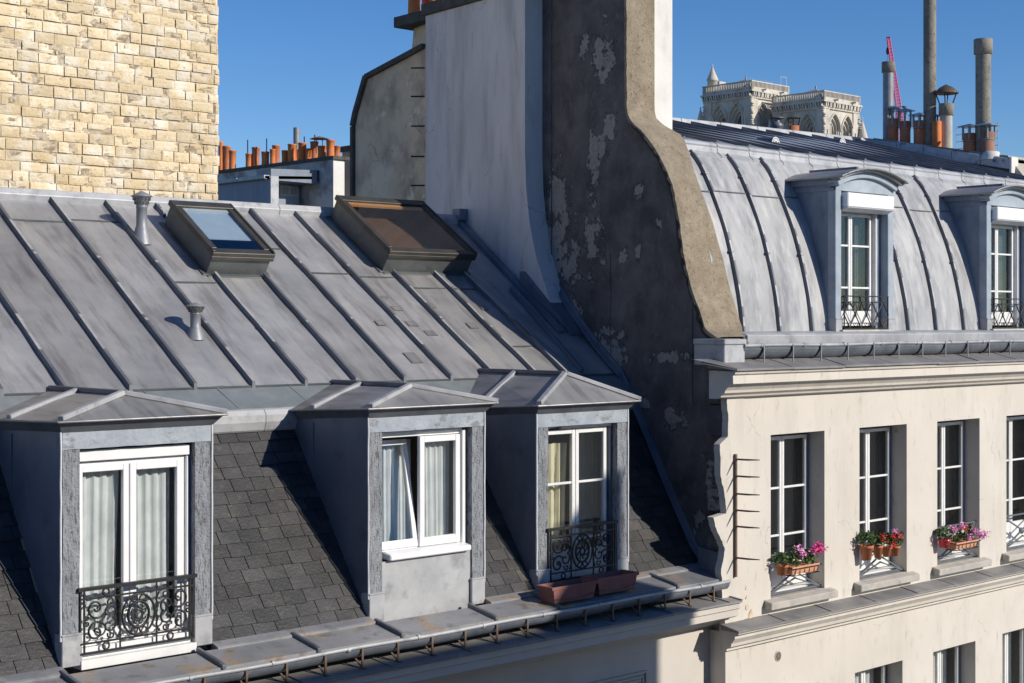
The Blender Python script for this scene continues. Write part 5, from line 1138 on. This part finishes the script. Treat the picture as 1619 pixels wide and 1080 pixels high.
def capped(px, py0, py1, w, off, lab, m='terra', cap=True, hgt=17):
    p = onwall(px, off); d_ = p.dot(FW); r = w / 2 * d_ / FPX; zt = (HOR - py0) / FPX * d_; zb = (HOR - py1) / FPX * d_; p = V((p.x, p.y, zb)); e = empty('chimney_pot', p, lab, 'chimney pot', 'clay pots on the far roof wall')
    mb = MB(); mb.lathe([(r, -.15), (r, zt - zb), (r * .86, zt - zb), (r * .84, zt - zb - .1)], p, 16); mb.build('pot', M[m], e)
    if cap:
        zc = zt + hgt * d_ / FPX; mb = MB(); s = r * 1.35
        for k in range(4):
            an = k * math.pi / 2 + .5; c_, s_ = math.cos(an), math.sin(an); mb.obox(V((p.x + r * c_, p.y + r * s_, zt - .12)) - V((.015, .015, 0)), (.03, 0, 0), (0, .03, 0), (0, 0, zc - zt + .12))
        mb.tube([p + V((r * 1.04 * math.cos(t * .63), r * 1.04 * math.sin(t * .63), zt - zb - .14)) for t in range(11)], .012, 4)
        mb.build('cap_leg', M['pipe_z'], e)
        cpn = MB(); q = [V((p.x - s, p.y - s, zc)), V((p.x + s, p.y - s, zc)), V((p.x + s, p.y + s, zc)), V((p.x - s, p.y + s, zc))]; ap_ = V((p.x, p.y, zc + .05))
        for k in range(4): cpn.face([q[k], q[(k + 1) % 4], ap_])
        cpn.face([v - V((0, 0, .015)) for v in q[::-1]])
        for k in range(4): cpn.face([q[k] - V((0, 0, .015)), q[(k + 1) % 4] - V((0, 0, .015)), q[(k + 1) % 4], q[k]])
        cpn.build('cap_plate', M['blue'], e)
capped(1412, 188, 218, 17, .2, 'dark mottled clay pot, leftmost under a blue cap')
capped(1431, 192, 220, 17, .22, 'clay pot second from the left under a blue cap')
capped(1454, 191, 226, 19, .22, 'clay pot just left of the tallest pipe', hgt=9)
capped(1474, 192, 226, 17, .42, 'shaded clay pot behind the bright uncapped pot', hgt=9)
capped(1481, 192, 229, 15, .17, 'bright orange uncapped pot beside the tall pipe', m='terra_o', cap=False)
capped(1533, 211, 237, 20, .2, 'dark red capped pot left of the thick pipe', hgt=11)
capped(1561, 209, 238, 23, .22, 'brown capped pot in front of the thick pipe', m='cowl2', hgt=11)
p = onwall(1567, .1); mb = MB(); mb.lathe([(.2, -.05), (.17, .02), (.14, .09), (.1, .10)], p, 14); mb.build('cement_collar', M['pillar'], FP_)
# pale wire cage behind the pots
wc = MB(); q0 = onwall(1512, .9); q1 = onwall(1578, .9); 
for k in range(8): q = q0.lerp(q1, k / 7); wc.tube([V((q.x, q.y, q0.z - .3)), V((q.x, q.y, q0.z + .48))], .006, 4)
for k in range(6): wc.tube([V((q0.x, q0.y, q0.z - .2 + k * .13)), V((q1.x, q1.y, q0.z - .2 + k * .13))], .006, 4)
tag(wc.build('wire_cage', M['zinc_l']), 'pale wire mesh cage behind the clay pots on the roof wall', 'mesh cage')
# two cowls behind the ridge, in front of the cathedral
def beh(px, y): return onY(px, 200, y)
yk = 18.2
e = empty('chimney_pot', (beh(1255, yk).x, yk, 2.4), 'single orange pot with a dark cowl seen against the cathedral', 'chimney pot'); q = beh(1255, yk); d_ = q.dot(FW); Z = lambda py: (HOR - py) / FPX * d_
mb = MB(); r = 8.5 * d_ / FPX; mb.lathe([(r, 2.4), (r, Z(199)), (r * .8, Z(199)), (r * .8, Z(203))], (q.x, q.y, 0), 16); mb.build('pot', M['terra'], e)
mb = MB(); mb.lathe([(r * 1.35, Z(187)), (r * .3, Z(183)), (.003, Z(182))], (q.x, q.y, 0), 14)
for k in range(4): an = k * 1.57 + .7; mb.tube([(q.x + r * .8 * math.cos(an), q.y + r * .8 * math.sin(an), Z(200)), (q.x + r * 1.1 * math.cos(an), q.y + r * 1.1 * math.sin(an), Z(186))], .012, 5)
mb.build('cowl', M['cowl'], e)
e = empty('chimney_pot', (beh(1228, yk).x, yk, 2.4), 'dark metal cowl with a flat cap left of the single orange pot', 'chimney pot'); q = beh(1228, yk); d_ = q.dot(FW)
mb = MB(); mb.lathe([(r * .7, 2.4), (r * .7, Z(206)), (r * 1.25, Z(201)), (r * 1.25, Z(197)), (r * .7, Z(193)), (r * .7, Z(190))], (q.x, q.y, 0), 14); mb.build('pot', M['iron_g'], e)
mb = MB(); mb.lathe([(r * 1.45, Z(187.5)), (r * 1.4, Z(186)), (.01, Z(183.5))], (q.x, q.y, 0), 14)
for k in range(4): an = k * 1.57 + .2; mb.tube([(q.x + r * .8 * math.cos(an), q.y + r * .8 * math.sin(an), Z(195)), (q.x + r * 1.1 * math.cos(an), q.y + r * 1.1 * math.sin(an), Z(187))], .012, 5)
mb.build('cowl', M['iron_g'], e)

# ================================================================== CATHEDRAL TOWERS
def tower(px, d_, ztop, lab, spire):
    c0 = FW * d_ + RT * ((px - 809.5) / FPX * d_)           # near corner
    W = 17.1; th_ = R_(46); dl = (-RT * math.cos(th_) + FW * math.sin(th_)); dr_ = (RT * math.sin(th_) + FW * math.cos(th_))
    t = empty('cathedral_tower', c0 + (dl + dr_) * W / 2 + V((0, 0, GZ)), lab, 'tower', 'twin square gothic towers')
    up = V((0, 0, 1)); Zb = ztop - 62
    def P(o, d1, n1, u, v, z): return o + d1 * u + n1 * v + up * z
    core = MB(); core.obox(V((c0.x, c0.y, Zb)) + (dl + dr_) * .6, dl * (W - 1.2), dr_ * (W - 1.2), up * 40); core.build('lower_stage', M['cast'], t)
    faces = [(c0, dl, -dr_), (c0, dr_, -dl), (c0 + dl * W, dr_, dl), (c0 + dr_ * W, dl, dr_)]
    A0, A1_ = Zb + 38, ztop - 5.0
    for (o, d1, n1) in faces:
        mb = MB(); ctr = (W * .315, W * .685)
        for lev, (hw, dep, zt_) in enumerate(((2.75, 0, 0), (2.2, .7, -.5), (1.7, 1.4, -1.0), (1.2, 2.1, -1.6))):
            spring = ztop - 10.9; v0, v1 = -dep, -dep - .7
            def hgt(u):
                for cc in ctr:
                    x = abs(u - cc)
                    if x < hw: return spring + math.sqrt(max(0, (2 * hw) ** 2 * .95 - (x + hw * .95) ** 2)) * .98 + zt_ * .3
                return None
            us_ = [0.]
            for cc in ctr: us_ += [cc - hw] + [cc + hw * (k / 8) for k in range(-8, 9)] + [cc + hw]
            us_ += [W]; us_ = sorted(set(round(u, 3) for u in us_))
            for ua, ub in zip(us_[:-1], us_[1:]):
                h0, h1, hm = hgt(ua + 1e-3), hgt(ub - 1e-3), hgt((ua + ub) / 2)
                if hm is None: za = zb_ = A0
                else: za, zb_ = (h0 or spring), (h1 or spring)
                p0, p1, p2, p3 = P(o, d1, n1, ua, v0, za), P(o, d1, n1, ub, v0, zb_), P(o, d1, n1, ub, v0, A1_), P(o, d1, n1, ua, v0, A1_)
                mb.prism([p0, p1, p2, p3], n1 * -.7)
        # hood moulds, shafts
        for cc in ctr:
            hw = 2.95; pts = [P(o, d1, n1, cc + hw * s, .12, ztop - 10.9 + math.sqrt(max(0, (2 * hw) ** 2 * .95 - (abs(hw * s) + hw * .95) ** 2)) * .98) for s in [k / 8 for k in range(-8, 9)]]
            mb.tube(pts, .28, 5)
            for s in (-2.75, -2.2, -1.7, 1.7, 2.2, 2.75): mb.tube([P(o, d1, n1, cc + s, -.25 * abs(abs(s) - 2.75) * 2, A0), P(o, d1, n1, cc + s, -.25 * abs(abs(s) - 2.75) * 2, ztop - 10.9)], .2, 5)
        mb.build('arcade', M['cast'], t)
        # cornice with corbels and balustrade
        mb = MB()
        mb.obox(P(o, d1, n1, -.3, .0, ztop - 5.0), d1 * (W + .6), n1 * .5, up * .5)
        k = 0.
        while k < W: mb.obox(P(o, d1, n1, k, 0, ztop - 4.5), d1 * .4, n1 * (.8 + .25 * (int(k) % 2)), up * 1.3 + d1 * .3); k += .85
        mb.obox(P(o, d1, n1, -.9, -.4, ztop - 3.2), d1 * (W + 1.8), n1 * 1.4, up * .55)
        mb.obox(P(o, d1, n1, -.5, -.4, ztop - 2.65), d1 * (W + 1.0), n1 * .9, up * .9)
        mb.obox(P(o, d1, n1, -.6, .15, ztop - .3), d1 * (W + 1.2), n1 * .45, up * .3)
        k = -.5
        while k < W + .3: mb.obox(P(o, d1, n1, k, .2, ztop - 1.75), d1 * .22, n1 * .3, up * 1.5); k += .62
        for u in (W * .25, W * .75): mb.obox(P(o, d1, n1, u, .2, ztop - 2.6), d1 * .4, n1 * 1.9, up * .45)
        mb.build('cornice', M['cast'], t)
    # corner buttresses with crockets
    for ci_, (o) in enumerate((c0, c0 + dl * W, c0 + dr_ * W, c0 + (dl + dr_) * W)):
        mb = MB(); rd = random.Random(ci_)
        sgl = -1 if (o - c0).dot(dl) < 1 else 1; sgr = -1 if (o - c0).dot(dr_) < 1 else 1
        b0 = V((o.x, o.y, 0)); vd = dl * sgl; vr = dr_ * sgr
        mb.obox(b0 - vd * 2.6 - vr * 2.6 + up * Zb, vd * 2.9, vr * 2.9, up * (A1_ - Zb))
        for k in range(3): mb.obox(b0 - vd * 1.4 * k - vr * .1 + up * A0, vd * -.5, vr * (.9 - .2 * k), up * (ztop - 12 + 1.2 * k - A0)); mb.obox(b0 - vr * 1.4 * k - vd * .1 + up * A0, vr * -.5, vd * (.9 - .2 * k), up * (ztop - 12 + 1.2 * k - A0))
        for k in range(16):
            z = ztop - 13 + k * .55; r = .55 + .25 * rd.random(); q = b0 + vd * (.7 - .055 * k) + vr * (.7 - .055 * k) + up * z
            mb.lathe([(.02, 0), (r, .25), (r * .7, .5), (.02, .62)], q + V((rd.uniform(-.3, .3), rd.uniform(-.3, .3), 0)), 5)
        if ci_ in (1, 2):
            q = b0 + vd * .9 + vr * .9; mb.lathe([(1.5, -20), (1.5, -7), (1.7, -6.8), (.15, -1.2), (.3, -1), (.02, -.4)], q + up * (ztop - 5.5), 6); 
        mb.build('buttress', M['cast'], t)
    mb = MB(); e_ = 1.4; z0 = ztop - .9; q = [c0 + dl * e_ + dr_ * e_, c0 + dl * (W - e_) + dr_ * e_, c0 + dl * (W - e_) + dr_ * (W - e_), c0 + dl * e_ + dr_ * (W - e_)]
    q = [V((v.x, v.y, z0)) for v in q]; ap_ = V(((q[0] + q[2]) / 2).to_tuple()); ap_.z = ztop + 2.2
    for k in range(4): mb.face([q[k], q[(k + 1) % 4], ap_])
    mb.tube([ap_, ap_ + up * .9], .25, 6); mb.build('roof', M['cast_r'], t)
    if spire:
        q = c0 + dl * (W - 1.6) + dr_ * 1.6; q = V((q.x, q.y, ztop)); mb = MB(); mb.lathe([(1.5, -2.5), (1.5, 1.6), (1.75, 1.7), (1.75, 2.0), (1.3, 3.0), (.15, 5.8), (.3, 6.0), (.05, 6.6)], q, 8); mb.obox(q + V((1.2, 0, -.5)), dr_ * 3, dl * -1.6, up * 2.1); mb.build('turret', M['cast'], t)
        mb = MB(); q = c0 + dr_ * (W - 3); q = V((q.x, q.y, ztop)); mb.tube([q, q + up * 2.6, q + up * 2.6 + dr_ * 2.8, q + dr_ * 2.8], .08, 4)
        for k in range(9): qq = c0 + dl * 2 + dr_ * (2 + k * 1.3); mb.tube([V((qq.x, qq.y, ztop)), V((qq.x, qq.y, ztop + 1.3))], .05, 4)
        mb.build('roof_railing', M['pillar'], t)
tower(1188, 450, (HOR - 127) / FPX * 450, 'left gothic tower with a small conical turret', True)
tower(1302, 440, (HOR - 143) / FPX * 440, 'right gothic tower, partly behind the left one', False)
# crane
c0 = FW * 520 + RT * ((1428 - 809.5) / FPX * 520); top_ = ray(1404.5, 60) * 520; bot_ = ray(1423, 206) * 520; knee = ray(1421, 172) * 520
cn = empty('crane', (bot_.x, bot_.y, GZ), 'distant pink red lattice crane jib rising beside the grey pipe', 'crane')
def lattice(p, q, w0, w1, n, r):
    mb = MB(); d_ = (q - p).normalized(); s1 = RT; s2 = d_.cross(s1).normalized()
    cs = [(-1, -1), (1, -1), (1, 1), (-1, 1)]; pt = lambda t, c: p.lerp(q, t) + (s1 * c[0] + s2 * c[1]) * (w0 + (w1 - w0) * t) / 2
    for c in cs: mb.tube([pt(0, c), pt(1, c)], r, 4)
    for k in range(n):
        for i in range(4):
            a_, b_ = cs[i], cs[(i + 1) % 4]; mb.tube([pt(k / n, a_), pt((k + 1) / n, b_)], r * .7, 3); mb.tube([pt((k + .5) / n, b_), pt((k + 1) / n, a_)], r * .7, 3)
    return mb
lattice(knee, top_, 1.5, .9, 22, .13).build('jib', M['red'], cn); lattice(V((bot_.x, bot_.y, GZ)), bot_, 2.2, 2.2, 40, .14).build('mast', M['red'], cn); lattice(bot_, knee, 2.2, 1.5, 6, .14).build('jib', M['red'], cn)
hk = MB(); h0 = top_ + V((0, 0, -.5)) - RT * .3; hk.tube([h0, h0 - V((0, 0, 22))], .05, 4); hk.lathe([(.3, -5), (.5, -4), (.2, -2.6)], h0, 6); hk.tube([top_, top_ + V((0, 0, .3))], .7, 6); hk.lathe([(.9, -.8), (.9, .8)], knee + RT * 1.6, 8); hk.build('hook_cable', M['iron'], cn)

# ================================================================== FAR HOUSES LEFT OF THE STACK
XB = 30.0
fb_ = empty('far_building', (30.5, 45, GZ), 'distant stained chimney wall with a long row of orange pots', 'building')
zt = onX(527, 252, XB).z; y0 = onX(527, 252, XB).y
mb = MB(); mb.box(XB, XB + .42, y0, 62, GZ, zt); mb.build('chimney_wall', M['far_w'], fb_)
mb = MB(); mb.box(XB - .02, XB + .42, y0 - .03, y0, GZ, zt - .05); mb.build('lit_end', M['pillar'], fb_)
mb = MB(); mb.box(XB - .07, XB + .6, y0 - .08, 62, zt, zt + .11); mb.build('cap_slab', M['slab'], fb_)
PT = [(349, 224, 6), (358.5, 231, 10), (367.5, 238, 9), (393.5, 243, 8.5), (404.5, 233, 10), (419.5, 240, 10), (431, 236, 7), (436.5, 230, 10), (450.5, 238, 8.5), (461.5, 228, 10.5), (468, 236, 8), (478, 226, 10.5), (488, 235, 8), (497, 224, 10.5), (509, 231, 11), (522.5, 221.5, 11), (532.5, 231, 9)]
for i, (px, pt, w_) in enumerate(PT):
    off = .3 if i % 3 == 1 else .12; p = onX(px, 250, XB + off); p = V((p.x, p.y, zt + .08)); d_ = p.dot(FW); r = w_ / 2 * d_ / FPX * 1.25; H = (HOR - pt) / FPX * d_ - p.z
    mb = MB(); mb.lathe([(r * 1.0, 0), (r * .93, H * .4), (r, H * .93), (r * 1.07, H * .94), (r * 1.07, H), (r * .8, H), (r * .8, H * .9)], p, 12); mb.build('chimney_pot', M['terra_o'] if i % 3 != 1 else M['terra'], fb_)
p = onX(469, 240, XB + 1.2); d_ = p.dot(FW); mb = MB(); mb.lathe([(.115, 0), (.115, (HOR - 202) / FPX * d_ - zt)], (p.x, p.y, zt), 14); mb.build('vent_pipe', M['pipe_z'], fb_)
for px, pt in ((391.5, 221), (421.5, 219), (481, 216), (497.5, 213)):
    p = onX(px, 240, XB + .4); d_ = p.dot(FW); mb = MB(); mb.tube([(p.x, p.y, zt), (p.x, p.y, (HOR - pt) / FPX * d_)], .022, 5); mb.build('rod', M['iron'], fb_)
p = onX(505, 235, XB + .2); d_ = p.dot(FW); zz = (HOR - 220) / FPX * d_; mb = MB(); mb.lathe([(.33, 0), (.2, .05), (.01, .09)], (p.x, p.y, zz), 10)
for s in (-1, 1): mb.tube([(p.x, p.y + s * .17, zz + .01), (p.x, p.y + s * .17, zt + .3)], .02, 4)
mb.build('cowl', M['rust'], fb_)
# small zinc dormer extension in front of it
zd = empty('roof_extension', (27.5, 42, GZ), 'distant blue grey zinc extension with a tiny window below the pots', 'building')
XD = 28.0; q0, q1 = onX(427, 283, XD), onX(340, 283, XD); yd = q0.y
xq = onY(440, 300, yd - .02).x
mb = MB(); mb.box(XD, xq, yd, 56, GZ, q0.z); mb.box(xq, 29.9, yd + 1.1, 56, GZ, q0.z); mb.build('body', M['far_z'], zd)
one('box', XD + .0, xq, yd - .04, yd - .002, GZ, q0.z + .1).build('lit_end', M['zinc_l'], zd)
mb = MB(); mb.prism([(XD - .12, yd + .1, q0.z), (XD + 1.7, yd + .1, q0.z + .10), (XD + 1.7, yd + .1, q0.z + .19), (XD - .12, yd + .1, q0.z + .10)], (0, 14, 0)); mb.build('roof', M['far_z'], zd)
x = yd; mb = MB()
while x < 56: mb.box(XD - .16, XD + .05, x + .1, x + 1.6, q0.z + .02, q0.z + .13); x += 1.56
mb.build('eaves_trim', M['zinc_l'], zd)
yw = yd + 1.0; x0_, x1_ = onY(441, 300, yw).x, onY(472, 300, yw).x
one('box', x0_ - .3, x1_, yw, yw + .1, GZ, onY(455, 292, yw).z).build('window_wall', M['far_z'], zd)
f = MB(); z0_, z1_ = onY(455, 308, yw).z, onY(455, 296.5, yw).z; xa, xb, xc = onY(444, 300, yw).x, onY(456.5, 300, yw).x, onY(469, 300, yw).x
f.box(xa - .04, xc + .04, yw - .04, yw - .001, z0_ - .04, z1_ + .04); fr = f.build('window', M['zinc_l'], zd)
for u0, u1 in ((xa, xb - .03), (xb + .03, xc)): one('box', u0, u1, yw - .05, yw - .041, z0_, z1_).build('pane', M['room'], fr)
mb = MB(); zA = onY(455, 291, yw).z; mb.prism([(XD + .1, yw - .9, zA), (XD + .1, yw - .9, zA + .35), (x1_ + .15, yw - .9, zA + .42), (x1_ + .15, yw - .9, zA - .02)], (0, .8, 0)); mb.prism([(x1_ + .1, yw - .9, zA + .05), (x1_ + .1, yw - .9, zA + .42), (x1_ + .1, yw + 9, zA + .30), (x1_ + .1, yw + 9, zA + .05)], (.06, 0, 0)); mb.build('canopy', M['cheek'], zd)
gb2 = empty('far_gable', (33, 45, GZ), 'distant narrow dull beige gable left of the dark gable edge', 'building')
p0 = onX(541, 236, 31.6); p1_ = onX(560, 232, 31.6)
mb = MB(); mb.box(31.6, 36, 39.5, p0.y, GZ, p0.z - .1); mb.build('wall', M['facade_d'], gb2); mb = MB(); mb.box(31.5, 36.1, 39.4, p0.y + .1, p0.z - .1, p0.z + .08); mb.build('cap', M['slab'], gb2)

# ================================================================== THE HOUSES ACROSS THE STREET (out of frame: they shade the lower facade)
oc = empty('opposite_building', (4, -5, GZ), 'pale house across the street behind the viewer, shading the lower facade', 'building')
ZO = 3.46; ho = [(x, x + 1.1, z, z + 1.9) for x in range(-14, 17, 2) for z in (-13, -9.6, -6.4, -2.6, .6)]
wo = MB()
wall_holes(wo, -16, 18.6, GZ, ZO, 0, ho, .25); wo.v = [(v[0], -1 - v[1], v[2]) for v in wo.v]; wo.box(-16, 18.6, -9, -1.3, GZ, ZO); wo.build('walls', M['cream_l'], oc)
for (a_, b_, c_, d_) in ho: q = MB(); rectframe(q, a_, b_, c_, d_, -1.24, -1.2, .06); q.box((a_ + b_) / 2 - .03, (a_ + b_) / 2 + .03, -1.24, -1.2, c_, d_); q.build('window', M['white'], oc)
q = MB(); q.prism([(16.35, -1.05, ZO - .1), (17.15, -1.05, 4.27), (18.25, -1.05, 5.25), (18.42, -1.05, 5.25), (18.42, -1.05, ZO - .1)], (0, -.5, 0)); q.build('party_gable', M['stack'], oc)
